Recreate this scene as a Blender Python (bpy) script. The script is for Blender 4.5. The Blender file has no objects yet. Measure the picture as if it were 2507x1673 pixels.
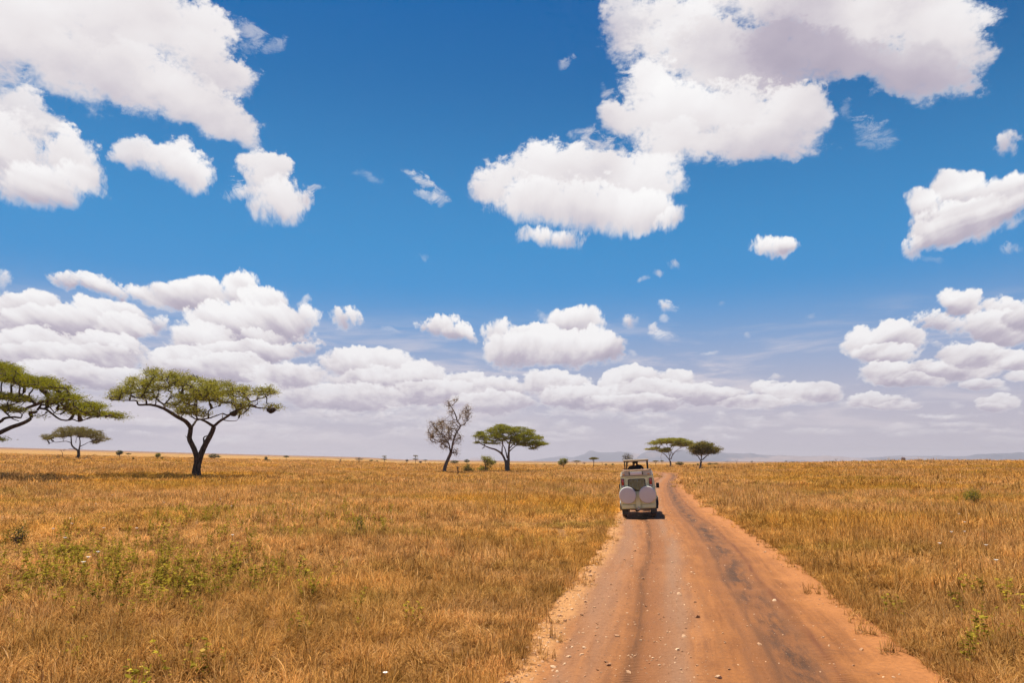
import bpy, bmesh, math, random
import numpy as np
from mathutils import Vector, Matrix, Euler, noise as mnoise

# ------------------------------------------------------------------ camera
SC = bpy.context.scene
COL = SC.collection
FPX = 1671.0                      # focal length in photo pixels (24 mm on 36 mm)
PITCH = math.atan((1130 - 836.5) / FPX)
CAMZ = 2.8
cd = bpy.data.cameras.new("camera"); cam = bpy.data.objects.new("camera", cd); COL.objects.link(cam)
cd.lens = 24.0; cd.sensor_width = 36.0; cd.clip_start = 0.1; cd.clip_end = 120000
cam.location = (0, 0, CAMZ); cam.rotation_euler = (math.pi/2 + PITCH, 0, 0)
SC.camera = cam
SUN_EL, SUN_AZ = math.radians(66), math.radians(-22)     # azimuth from +Y towards +X

def pdir(px, py):
    "world direction through a photo pixel (2507 x 1673)"
    x = (px - 1253.5)/FPX; y = -(py - 836.5)/FPX
    c, s = math.cos(PITCH), math.sin(PITCH)
    return Vector((x, c - y*s, s + y*c))

# ------------------------------------------------------------------ world
class NT:
    "tiny helper to wire shader nodes"
    def __init__(s, tree): s.t = tree
    def n(s, kind, **kw):
        nd = s.t.nodes.new(kind)
        for k, v in kw.items(): setattr(nd, k, v)
        return nd
    def put(s, sock, v):
        if v is None: return
        if isinstance(v, bpy.types.NodeSocket): s.t.links.new(v, sock)
        else: sock.default_value = v
    def math(s, op, a, b=None, c=None, clamp=False):
        nd = s.n('ShaderNodeMath', operation=op, use_clamp=clamp)
        s.put(nd.inputs[0], a); s.put(nd.inputs[1], b); s.put(nd.inputs[2], c)
        return nd.outputs[0]
    def vec(s, op, a, b=None, c=None):
        nd = s.n('ShaderNodeVectorMath', operation=op)
        s.put(nd.inputs[0], a); s.put(nd.inputs[1], b); s.put(nd.inputs[2], c)
        return nd.outputs['Value'] if op in ('DOT_PRODUCT', 'LENGTH') else nd.outputs[0]
    def comb(s, x, y, z):
        nd = s.n('ShaderNodeCombineXYZ'); s.put(nd.inputs[0], x); s.put(nd.inputs[1], y); s.put(nd.inputs[2], z)
        return nd.outputs[0]
    def sep(s, v):
        nd = s.n('ShaderNodeSeparateXYZ'); s.put(nd.inputs[0], v); return nd.outputs
    def noise(s, v, scale, detail=2.0, rough=.5, dist=0.0, col=False, kind='FBM', norm=True):
        nd = s.n('ShaderNodeTexNoise', noise_type=kind); nd.normalize = norm
        s.put(nd.inputs['Vector'], v); s.put(nd.inputs['Scale'], scale); s.put(nd.inputs['Detail'], detail)
        s.put(nd.inputs['Roughness'], rough); s.put(nd.inputs['Distortion'], dist)
        return nd.outputs[1 if col else 0]
    def rng(s, v, a, b, c=0.0, d=1.0, smooth=True):
        nd = s.n('ShaderNodeMapRange', interpolation_type='SMOOTHSTEP' if smooth else 'LINEAR')
        s.put(nd.inputs[0], v); s.put(nd.inputs[1], a); s.put(nd.inputs[2], b); s.put(nd.inputs[3], c); s.put(nd.inputs[4], d)
        return nd.outputs[0]
    def mixf(s, f, a, b):
        nd = s.n('ShaderNodeMix', data_type='FLOAT'); s.put(nd.inputs[0], f); s.put(nd.inputs[2], a); s.put(nd.inputs[3], b)
        return nd.outputs[0]
    def mix(s, f, a, b, mode='MIX'):
        nd = s.n('ShaderNodeMix', data_type='RGBA', blend_type=mode); s.put(nd.inputs[0], f)
        for i, v in ((6, a), (7, b)):
            if isinstance(v, tuple) and len(v) == 3: v = (*v, 1)
            s.put(nd.inputs[i], v)
        return nd.outputs[2]
    def ramp(s, f, stops, interp='LINEAR'):
        nd = s.n('ShaderNodeValToRGB'); r = nd.color_ramp; r.interpolation = interp
        while len(r.elements) < len(stops): r.elements.new(1.0)
        for e, (p, c) in zip(r.elements, stops): e.position = p; e.color = (*c, 1) if len(c) == 3 else c
        s.put(nd.inputs[0], f); return nd.outputs[0]

def srgb(r, g, b):
    f = lambda c: (c/255)/12.92 if c/255 <= .04045 else ((c/255 + .055)/1.055)**2.4
    return (f(r), f(g), f(b))

# clouds as soft puffs in the sky: centre and radii read at 2350 px width,
# tilt (clockwise degrees), brightness, thickness.  Painted back to front.
PUFFS = [
 # high wisps
 (560,68,55,34,30,.75,.38),(622,92,26,22,0,.7,.28),(1295,128,20,30,40,.75,.4),(2012,300,55,38,10,.6,.33),(1950,262,26,20,0,.6,.2),
 (1330,318,38,32,20,.8,.5),(1400,345,70,45,10,.8,.6),(860,395,45,16,20,.7,.15),(965,405,48,20,22,.85,.62),(1018,440,26,32,-20,.85,.62),(985,448,34,16,0,.8,.42),
 (978,585,10,14,0,.7,.2),(2345,330,30,34,0,.75,.9),(2310,566,40,12,0,.6,.45),(2120,590,40,10,0,.6,.12),
 # top right mass
 (1450,60,78,70,0,.85,.9),(1800,-20,430,90,0,1,1),(1560,80,130,120,0,1,1),(2010,60,275,120,3,.95,1),(2160,80,130,135,0,.8,1),
 (2060,165,190,62,6,.42,1),(1700,140,220,105,0,.62,1),(1850,120,190,80,5,.5,1),(2130,190,110,50,0,.35,.9),
 (1480,170,60,55,0,.85,.8),(1395,215,34,30,0,.7,.45),
 # below it
 (1500,205,70,75,0,.95,1),(1425,266,72,42,0,.95,1),(1540,262,130,85,0,.95,1),(1660,268,150,95,0,.9,1),(1800,262,110,92,0,1,1),(1845,240,62,68,0,.95,1),
 (1700,325,170,50,-5,.8,1),(1555,335,95,55,0,.85,1),
 # centre
 (1128,405,58,58,0,1,1),(1240,395,88,58,0,1,1),(1330,395,80,60,0,1,1),(1440,405,110,72,0,.9,1),(1505,395,75,58,0,.95,1),
 (1240,455,125,60,0,1,1),(1380,470,150,66,0,.95,1),(1480,470,70,52,0,.95,1),(1540,490,36,24,-35,.95,.95),(1270,540,70,24,0,.85,1),(1210,540,32,22,0,.75,.6),
 # upper left mass
 (20,165,95,70,0,.75,.65),(90,200,60,50,10,.7,.45),(60,50,170,110,0,1,1),(250,40,250,110,8,1,1),(430,90,120,90,30,1,1),(500,165,100,62,30,.9,1),
 (230,150,190,80,18,.85,1),(360,200,190,72,22,.8,1),(450,250,150,60,25,.85,1),(520,295,84,40,24,.8,.95),
 (75,265,90,80,30,.9,.95),(40,350,120,100,0,.8,1),(160,370,90,75,35,.9,1),(110,415,125,68,0,.95,1),
 (262,345,22,20,0,.8,.6),(315,352,62,40,12,.9,.95),(375,372,75,46,25,.95,1),(430,402,60,42,20,.95,1),
 (560,430,60,19,-5,.8,.8),(607,395,48,60,10,.95,1),(640,450,66,56,20,1,1),(690,438,24,34,30,.8,.75),(712,412,28,12,10,.75,.4),
 # right
 (2350,440,60,46,0,.85,1),(2195,435,80,46,0,1,1),(2100,475,56,38,0,.85,1),(2290,465,90,58,0,.7,1),(2200,500,140,46,-12,.85,1),(2140,525,90,36,-25,.8,1),(2080,572,46,24,-35,.75,.9),
 (1768,575,58,30,0,1,1),(1740,568,34,25,0,1,1),(1803,570,34,22,0,.95,1),
 (1546,588,15,15,0,.8,.5),(1516,610,16,12,0,.8,.5),(1490,632,18,9,-30,.8,.4),
 # middle band
 (1450,732,27,24,0,.85,.85),(1536,697,28,19,0,.85,.75),(1528,730,15,14,0,.7,.4),(1500,752,14,14,0,.8,.6),(1520,768,42,15,8,.8,.75),(1720,772,10,8,0,.7,.3),(1655,692,14,8,0,.6,.2),(1860,735,18,8,0,.6,.25),(1640,808,34,8,0,.7,.35),
 (787,726,38,28,0,.95,1),(897,752,38,9,0,.7,.35),(1240,718,30,14,0,.7,.3),(1000,750,48,24,12,.95,1),(1050,770,44,20,15,.9,1),
 (1322,735,78,38,0,.95,1),(1145,772,44,34,0,1,1),(1230,780,80,38,0,1,1),(1200,805,95,42,0,1,1),(1300,800,100,40,0,1,1),(1372,792,58,44,0,1,1),(1440,815,18,10,0,.7,.4),
 # left towers
 (0,640,22,30,0,.7,.8),(215,650,90,24,6,.9,.95),(300,668,110,26,8,.9,1),(425,668,90,38,0,.95,1),(475,662,45,36,0,1,1),(555,660,50,46,0,1,1),(600,700,72,52,0,1,1),
 (540,740,120,58,0,1,1),(650,745,68,52,0,.85,1),(690,690,16,14,0,.8,.6),(590,790,140,34,0,.45,1),(470,780,90,50,0,.95,1),(695,806,42,20,0,.8,.95),(560,815,150,32,0,.75,1),
 (355,740,38,24,0,.9,.9),(75,700,90,36,0,.95,1),(30,720,110,50,0,.7,1),(240,725,95,36,0,1,1),(130,745,160,44,0,.8,1),(280,755,62,36,0,.9,1),
 (60,795,130,40,0,.9,1),(240,800,100,38,0,.9,1),(150,825,200,34,0,.7,1),(120,860,110,32,0,.85,.95),(240,870,120,28,0,.7,.9),
 (410,830,90,38,0,.9,1),(520,850,130,34,0,.75,1),(660,865,90,32,0,.9,1),(420,890,150,32,0,.7,.85),(620,905,170,28,0,.7,.85),
 # centre bank on the horizon
 (808,838,62,40,0,1,1),(895,842,62,42,0,1,1),(960,868,62,36,0,1,1),(1070,880,60,26,0,.95,1),(1140,892,70,30,0,.9,1),(880,880,120,34,0,.75,1),(1010,905,130,30,0,.8,1),(800,915,140,30,0,.75,.9),
 (1000,945,180,22,0,.75,.8),(760,955,180,20,0,.7,.7),(1130,925,110,26,0,.8,.9),
 (1275,882,72,34,0,1,1),(1455,872,72,30,0,1,1),(1395,888,34,36,0,.9,1),(1555,868,46,24,0,1,1),(1500,900,110,30,0,.9,1),(1320,910,90,28,0,.9,1),(1600,905,90,28,0,.85,1),(1440,928,130,22,0,.75,.95),
 (1660,905,60,22,0,.8,.95),(1760,895,34,24,0,1,1),(1800,908,62,24,0,.95,1),(1785,868,15,10,0,.9,.8),(1730,925,90,16,0,.85,.95),(1885,905,58,22,0,.9,.95),(1860,925,60,14,0,.8,.8),(2010,922,70,20,0,.85,.95),(2060,935,55,12,0,.8,.9),(1960,930,50,12,0,.8,.8),
 (1290,945,90,14,0,.75,.5),(1390,950,70,16,0,.9,.75),(1500,962,110,15,0,.8,.7),(1650,960,30,20,0,.9,.75),(1720,962,60,12,0,.85,.5),(1810,956,50,14,0,.85,.65),(1745,975,70,8,0,.85,.5),(1290,975,32,14,0,.85,.5),(1480,982,60,7,0,.8,.4),(1200,975,60,12,0,.8,.35),
 (1905,975,40,9,0,.85,.45),(1900,988,26,8,0,.8,.35),(960,985,120,10,0,.8,.35),(660,990,140,12,0,.8,.3),(1050,1010,90,7,0,.8,.25),
 # right bank
 (2160,740,60,26,5,.9,.95),(2200,685,60,38,10,1,1),(2290,700,50,32,15,.9,1),(2300,745,100,46,8,1,1),(2350,715,50,40,0,.9,1),(2150,790,30,9,0,.7,.5),
 (1990,790,52,42,0,1,1),(2065,780,56,46,0,1,1),(2030,820,80,28,0,.9,1),(2050,862,85,24,0,.85,1),(2190,850,110,26,0,.85,1),(2240,815,90,36,0,1,1),(2330,830,50,30,0,.85,1),(2110,875,60,14,0,.8,.9),
 (2335,868,40,14,0,.85,.9),(2250,885,55,14,0,.8,.9),(2290,898,30,12,0,.8,.8),(2290,928,44,16,0,.9,.95),(2280,940,36,12,0,.8,.9),(2200,935,20,10,0,.7,.4),(2260,975,30,8,0,.7,.35),(2335,975,30,7,0,.7,.3),(2345,950,12,8,0,.8,.5),
]
_r = random.Random(12)
PUFFS += [(_r.uniform(-20, 2370), y0, _r.uniform(50, 170), _r.uniform(7, 14), 0, _r.uniform(.75, 1.0), _r.uniform(.35, .75)) for y0 in (952, 958, 964, 968, 973, 976, 980, 984, 987, 990, 994, 998, 1002, 1006, 1012) for _ in range(3)]
def build_world():
    w = bpy.data.worlds.new("World"); SC.world = w; w.use_nodes = True
    T = NT(w.node_tree); w.node_tree.nodes.clear()
    out = T.n('ShaderNodeOutputWorld')
    sky = T.n('ShaderNodeTexSky', sky_type='NISHITA', sun_disc=False)
    sky.sun_elevation = SUN_EL; sky.sun_rotation = SUN_AZ; sky.altitude = 1500
    sky.air_density = 1.0; sky.dust_density = 1.0; sky.ozone_density = 2.5
    D = T.n('ShaderNodeTexCoord').outputs['Generated']
    x, y, z = T.sep(D)
    u = T.math('ARCTAN2', x, y)
    hl = T.vec('LENGTH', T.vec('MULTIPLY', D, (1, 1, 0)))
    v = T.math('DIVIDE', z, T.math('MAXIMUM', hl, .02))
    P0 = T.comb(u, v, 0.0)
    # clear air: the Nishita sky, deepened overhead and milky at the horizon
    vs = T.math('MINIMUM', T.math('MULTIPLY', v, .8), 1.0)
    tint = T.ramp(vs, SKYTINT)
    clear = T.mix(1.0, sky.outputs[0], tint, 'MULTIPLY')
    clear = T.mix(T.rng(v, .62, .07, 0, .95, True), clear, (*[c/BG for c in MILKY],))
    clear = T.mix(T.rng(v, .27, .03, 0, 1, True), clear, (*[c/BG for c in HORIZON],))
    # the puffs' outline is broken up by noise, finer towards the horizon
    low = T.rng(v, .02, .42)
    Pn = T.vec('MULTIPLY', P0, T.comb(1.0, T.mixf(low, 1.9, 1.0), 1.0))
    w1 = T.vec('SUBTRACT', T.noise(Pn, 7.0, 2, .5, col=True), (.5, .5, .5))
    w2 = T.vec('SUBTRACT', T.noise(Pn, 26.0, 4, .55, col=True), (.5, .5, .5))
    P = T.vec('MULTIPLY_ADD', w1, T.comb(*[T.mixf(low, a, b) for a, b in ((.03, .095), (.006, .08))], 0.0), P0)
    P = T.vec('MULTIPLY_ADD', w2, T.comb(*[T.mixf(low, a, b) for a, b in ((.030, .045), (.019, .042))], 0.0), P)
    P = T.vec('MULTIPLY_ADD', P, (1, 1, 0), (0, 0, 1))
    sc = T.mixf(low, 46.0, 24.0)
    nf = T.math('SUBTRACT', T.noise(Pn, sc, 7, .6), .5)
    nup = T.math('SUBTRACT', T.noise(T.vec('ADD', Pn, (-.004, .012, 0)), sc, 4, .55), .5)
    relief = T.math('SUBTRACT', nf, nup)
    billow = T.noise(Pn, T.mixf(low, 26.0, 5.5), 2.5, .45)
    nhi = T.math('SUBTRACT', T.noise(Pn, 120, 5, .62), .5)
    nz = T.math('ADD', T.math('MULTIPLY_ADD', nf, T.mixf(low, 1.15, 1.8), 1.0), T.math('MULTIPLY', nhi, T.mixf(low, .8, .9)))
    billow_s = T.math('SUBTRACT', billow, .5)
    nmid = T.math('ADD', T.math('MULTIPLY_ADD', nf, 2.5, .98), T.math('MULTIPLY', nhi, 1.9))
    fib = T.noise(T.vec('MULTIPLY', Pn, (1, 1.6, 0)), 34, 9, .72, .9)
    nwisp = T.math('MULTIPLY_ADD', T.math('SUBTRACT', fib, .5), T.mixf(low, 3.0, 4.2), .80)
    data = []
    for (cx, cy, rx, ry, rot, tone, op) in PUFFS:
        cx, cy, rx, ry = (a*2507/2350 for a in (cx, cy, rx, ry))
        if op > .85: rx *= 1.09; ry *= 1.10
        def uv(px, py):
            d = pdir(px, py); return Vector((math.atan2(d.x, d.y), d.z/math.hypot(d.x, d.y)))
        c = uv(cx, cy); a = math.radians(rot)
        e1 = uv(cx + rx*math.cos(a), cy + rx*math.sin(a)) - c
        e2 = uv(cx + ry*math.sin(a), cy - ry*math.cos(a)) - c
        M = Matrix(((e1.x, e2.x), (e1.y, e2.y))).inverted()
        t = -(M @ c)
        ext = abs(e1.x) + abs(e2.x)
        data.append((c, M, t, ext, tone, op, min(rx, ry)))
    # one puff laid over what is behind it (alpha A, brightness S)
    def group(name, ins, outs):
        g = bpy.data.node_groups.new(name, 'ShaderNodeTree')
        for nm, kind in ins: g.interface.new_socket(nm, in_out='INPUT', socket_type='NodeSocket' + kind)
        for nm, kind in outs: g.interface.new_socket(nm, in_out='OUTPUT', socket_type='NodeSocket' + kind)
        G = NT(g); return g, G, G.n('NodeGroupInput').outputs, G.n('NodeGroupOutput').inputs
    pg, G, gi, go = group('puff', [('P', 'Vector'), ('nz', 'Float'), ('S', 'Float'), ('A', 'Float'), ('r1', 'Vector'), ('r2', 'Vector'),
                                   ('soft', 'Float'), ('op', 'Float'), ('tone', 'Float'), ('grad', 'Float')], [('S', 'Float'), ('A', 'Float')])
    a = G.vec('DOT_PRODUCT', gi[0], gi[4]); b = G.vec('DOT_PRODUCT', gi[0], gi[5])
    q = G.math('MULTIPLY', a, a); q = G.math('MULTIPLY_ADD', b, b, q)
    sf = G.math('MULTIPLY', gi[6], G.math('MAXIMUM', G.math('MULTIPLY_ADD', b, -.42, .92), .35))
    al = G.rng(G.math('SUBTRACT', gi[1], q), -.04, sf, 0.0, gi[7])
    G.put(go[0], G.mixf(al, gi[2], G.math('MULTIPLY_ADD', b, gi[9], gi[8])))
    G.put(go[1], G.mixf(al, gi[3], 1.0))
    def strip(rows, k):
        sg, G, gi, go = group('cloud_strip', [('P', 'Vector'), ('nz', 'Float'), ('nw', 'Float'), ('nm', 'Float')], [('S', 'Float'), ('A', 'Float')])
        A = 0.0; S = 0.6
        for (c, M, t, ext, tone, op, rr) in rows:
            nd = G.n('ShaderNodeGroup'); nd.node_tree = pg; small = rr < 40 and c.y > .145
            for i, val in enumerate((gi[0], (gi[3] if small else gi[1]) if op > .85 else gi[2], S, A, (M[0][0], M[0][1], t[0]), (M[1][0], M[1][1], t[1]),
                                     (.45 + .4*min(1, max(0, c.y - .15)/.35))*(1.7 if small else 1) if op > .85 else 1.5, min(1, op*1.25) if op <= .85 else op, .62*tone + .06 - .10*(1 - min(1, c.y/.3)), (.62 - .47*min(1, max(0, c.y - .22)/.25)) if rr > 20 else .36)): G.put(nd.inputs[i], val)
            S, A = nd.outputs
        G.put(go[0], S); G.put(go[1], A)
        nd = T.n('ShaderNodeGroup'); nd.node_tree = sg; T.put(nd.inputs[0], P); T.put(nd.inputs[1], nz); T.put(nd.inputs[2], nwisp); T.put(nd.inputs[3], nmid); S, A = nd.outputs
        S = T.math('ADD', S, relief_s)
        S = T.math('MULTIPLY_ADD', T.math('SUBTRACT', 1.0, A), .22, S)
        cc = T.ramp(S, CLOUD)
        cc = T.mix(hz, cc, HAZEC)
        cc = T.vec('MULTIPLY', cc, (1/BG, 1/BG, 1/BG))
        bg = T.n('ShaderNodeBackground'); bg.inputs[1].default_value = BG*2**-EXPO
        T.put(bg.inputs[0], T.mix(T.math('MULTIPLY', A, fade), clear, cc)); return bg.outputs[0]
    st = T.noise(T.comb(T.math('MULTIPLY', u, 5.0), T.math('MULTIPLY', v, 30.0), 0.0), 1.0, 6, .60, .4)
    veil = T.math('MULTIPLY', T.rng(T.math('MULTIPLY_ADD', u, -.10, st), .44, .66), T.math('MULTIPLY', T.rng(v, .235, .13), T.rng(v, .0, .07, .25, 1)))
    clear = T.mix(T.math('MULTIPLY', veil, .62), clear, (*[c/BG for c in VEIL],))
    relief_s = T.math('MULTIPLY_ADD', billow_s, T.mixf(low, .9, 1.1), T.math('MULTIPLY', relief, T.mixf(low, .8, .15)))
    hz = T.rng(v, .26, .0, 0, .36, False); fade = T.rng(v, .010, .085, .75, 1)
    cuts = [-.52, -.36, -.2, -.03, .13, .3, .47]
    edges = [-9] + cuts + [9]; m = .075
    res = [strip([r for r in data if r[0].x + r[3] + m > lo and r[0].x - r[3] - m < hi], 0) for lo, hi in zip(edges, edges[1:])]
    def tree(lo, hi):
        if hi - lo == 1: return res[lo]
        mid = (lo + hi)//2
        ms = T.n('ShaderNodeMixShader'); T.put(ms.inputs[0], T.math('GREATER_THAN', u, edges[mid]))
        T.put(ms.inputs[1], tree(lo, mid)); T.put(ms.inputs[2], tree(mid, hi)); return ms.outputs[0]
    T.put(out.inputs[0], tree(0, len(res)))
    w.cycles.sampling_method = 'MANUAL'; w.cycles.sample_map_resolution = 512
BG = .09
SKYTINT = [(0, (1, 1, 1)), (.25, (.2, .85, 1.05)), (.6, (.0, .55, .98)), (1, (.0, .33, .74))]
EXPO = .78
MILKY = srgb(60, 147, 213)
VEIL = srgb(228, 219, 223)
HORIZON = srgb(192, 187, 200)
HAZEC = srgb(196, 190, 203)
CLOUD = [(0, srgb(166, 159, 178)), (.30, srgb(190, 182, 196)), (.62, srgb(233, 228, 230)), (.85, srgb(247, 245, 246)), (1, srgb(253, 252, 252))]
build_world()
sd = bpy.data.lights.new("sun", 'SUN'); sun = bpy.data.objects.new("sun", sd); COL.objects.link(sun)
sd.energy = 5.0; sd.angle = math.radians(.5); sd.color = (1, .91, .76)
sun.rotation_euler = Vector((math.sin(SUN_AZ)*math.cos(SUN_EL), math.cos(SUN_AZ)*math.cos(SUN_EL), math.sin(SUN_EL))).to_track_quat('Z', 'Y').to_euler()
SC.view_settings.view_transform = 'Standard'; SC.view_settings.look = 'None'
SC.view_settings.exposure = EXPO; SC.view_settings.gamma = 1; SC.view_settings.use_curve_mapping = False
SC.cycles.use_denoising = True; SC.cycles.denoiser = 'OPENIMAGEDENOISE'; SC.cycles.denoising_prefilter = 'ACCURATE'; SC.cycles.denoising_input_passes = 'RGB_ALBEDO_NORMAL'; SC.cycles.use_adaptive_sampling = True; SC.cycles.adaptive_threshold = .015
SC.cycles.max_bounces = 6; SC.cycles.diffuse_bounces = 3; SC.cycles.glossy_bounces = 3
SC.cycles.transmission_bounces = 4; SC.cycles.volume_bounces = 0; SC.cycles.transparent_max_bounces = 8
# ------------------------------------------------------------------ helpers
rng = np.random.default_rng(7)
def tag(o, label=None, cat=None, group=None, kind=None):
    if label: o["label"] = label
    if cat: o["category"] = cat
    if group: o["group"] = group
    if kind: o["kind"] = kind
    return o
def mesh_obj(name, verts, faces, mat, parent=None, smooth=False, attrs=None):
    me = bpy.data.meshes.new(name); v = np.asarray(verts, np.float32)
    me.from_pydata(v.tolist() if not isinstance(verts, list) else verts, [], faces)
    for m in (mat if isinstance(mat, (list, tuple)) else [mat]): me.materials.append(m)
    if smooth: me.polygons.foreach_set('use_smooth', np.ones(len(me.polygons), bool))
    for k, a in (attrs or {}).items():
        at = me.attributes.new(k, 'FLOAT', 'POINT'); at.data.foreach_set('value', np.asarray(a, np.float32))
    me.update(); o = bpy.data.objects.new(name, me); COL.objects.link(o)
    if parent: o.parent = parent
    return o
def fast_mesh(name, v, tris_or_quads, n, mat, attrs=None, smooth=False):
    "v (N,3), faces (M,n)"
    me = bpy.data.meshes.new(name); v = np.ascontiguousarray(v, np.float32); f = np.ascontiguousarray(tris_or_quads, np.int32)
    me.vertices.add(len(v)); me.vertices.foreach_set('co', v.ravel())
    me.loops.add(f.size); me.loops.foreach_set('vertex_index', f.ravel())
    me.polygons.add(len(f)); me.polygons.foreach_set('loop_start', np.arange(0, f.size, n, dtype=np.int32))
    if smooth: me.polygons.foreach_set('use_smooth', np.ones(len(f), bool))
    for k, a in (attrs or {}).items():
        at = me.attributes.new(k, 'FLOAT', 'POINT'); at.data.foreach_set('value', np.asarray(a, np.float32))
    me.update(calc_edges=True)
    for m in (mat if isinstance(mat, (list, tuple)) else [mat]): me.materials.append(m)
    return me
def material(name, rough=.8):
    m = bpy.data.materials.new(name); m.use_nodes = True; T = NT(m.node_tree)
    b = m.node_tree.nodes['Principled BSDF']; b.inputs['Roughness'].default_value = rough
    return m, T, b
def empty(name, loc, rz=0):
    o = bpy.data.objects.new(name, None); o.location = loc; o.rotation_euler = (0, 0, rz); COL.objects.link(o)
    o.empty_display_size = .3; return o

# ------------------------------------------------------------------ road line and terrain
def catmull(pts, n=14):
    pts = np.array(pts, float); out = []
    for i in range(1, len(pts) - 2):
        p0, p1, p2, p3 = pts[i-1:i+3]
        for t in np.linspace(0, 1, n, endpoint=False):
            out.append(.5*((2*p1) + (-p0 + p2)*t + (2*p0 - 5*p1 + 4*p2 - p3)*t*t + (-p0 + 3*p1 - 3*p2 + p3)*t**3))
    return np.array(out)
ROAD = catmull([(-14, -60), (-8, -40), (-3.2, -18), (.9, 0), (2.57, 8.8), (3.3, 12.1), (4.35, 17), (6.25, 25.9), (10.3, 48.2), (18.6, 86.6), (31.0, 138), (34.5, 160), (31, 183), (18, 210), (-10, 245), (-50, 290), (-90, 330)])
RSEG = ROAD[1:] - ROAD[:-1]; RLEN = np.hypot(*RSEG.T); RCUM = np.concatenate([[0], np.cumsum(RLEN)])
RHW = 2.80
def road_d(x, y):
    "signed distance to the road's centre line (right positive)"
    x = np.atleast_1d(np.asarray(x, float)); y = np.atleast_1d(np.asarray(y, float))
    best = np.full(x.shape, 1e9); sg = np.ones(x.shape)
    for (ax, ay), (dx, dy), L in zip(ROAD[:-1], RSEG, RLEN):
        t = np.clip(((x - ax)*dx + (y - ay)*dy)/(L*L), 0, 1)
        ex, ey = x - ax - t*dx, y - ay - t*dy
        d = np.hypot(ex, ey); m = d < best
        best = np.where(m, d, best); sg = np.where(m, np.sign(ex*dy - ey*dx), sg)
    return best*sg
def sstep(x, a, b):
    t = np.clip((x - a)/(b - a), 0, 1); return t*t*(3 - 2*t)
AZK = np.radians([-180, -50, -36.9, -31.2, -24.8, -17.7, -12, -9, -2, 4, 180]); EK = np.array([.0, .018, .0168, .0145, .0114, .0084, .006, .0028, .0014, 0, 0])
def wob(x, y, s, k=0):
    return np.sin(x*s + 1.7*k + 1.3*np.sin(y*s*.8 + k)) * np.cos(y*s*1.1 + 2.1*k + 1.1*np.sin(x*s*.7))
def terrain(x, y):
    x = np.asarray(x, float); y = np.asarray(y, float)
    r = np.hypot(x, y) + 1e-6; az = np.arctan2(x, y)
    E = np.interp(az, AZK, EK)
    z = E*(np.sqrt((r - 60)**2 + 900) + (r - 60) - 7)*.5
    z = np.where(r < 60, np.minimum(z, E*8), z)
    z = z - E*np.maximum(r - 6000, 0)*.8
    # low swell on the right that hides the plain behind it
    z = z + 2.35*sstep(az, math.radians(8), math.radians(33))*sstep(r, 50, 240)*(1 - sstep(r, 300, 650))*(1 - sstep(az, math.radians(60), math.radians(90)))
    z = z + .10*wob(x, y, .11)*sstep(r, 25, 60) + .05*wob(x, y, .33, 2)*sstep(r, 10, 30)
    return z
def ground_px(px, py, dmax=6000):
    d = pdir(px, py); h = math.hypot(d.x, d.y)
    rr = np.geomspace(4, dmax, 6000); x = d.x/h*rr; y = d.y/h*rr; z = CAMZ + d.z/h*rr
    below = np.nonzero(z < terrain(x, y))[0]
    i = below[0] if len(below) else len(rr) - 1
    return float(x[i]), float(y[i]), float(terrain(x[i], y[i])), len(below) > 0

# ------------------------------------------------------------------ ground sheet
def grass_tone(T, pos, spread=1.0):
    "dry savanna colour by place: straw, pinkish straw, gold, olive, brown"
    p = T.vec('MULTIPLY', pos, (1, 1, 0))
    n1 = T.noise(p, .035, 3, .55); n2 = T.noise(T.vec('MULTIPLY', p, (.6, 1.6, 0)), .16, 4, .6); n3 = T.noise(p, .9, 4, .6)
    c = T.ramp(n1, [(.30, (.84, .45, .10)), (.46, (.90, .52, .21)), (.60, (.84, .45, .085)), (.75, (.66, .40, .06))])
    olive = T.rng(n2, .50, .68); c = T.mix(T.math('MULTIPLY', olive, .7*spread), c, (.44, .33, .06))
    brown = T.rng(n3, .42, .66); c = T.mix(T.math('MULTIPLY', brown, .75*spread), c, (.34, .17, .05))
    rr = T.vec('LENGTH', p); drk = T.math('MULTIPLY', T.rng(rr, 34, 13), T.rng(T.noise(p, .22, 3, .55), .34, .60))
    c = T.mix(T.math('MULTIPLY', drk, .55), c, (.52, .29, .085))
    return c
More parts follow.
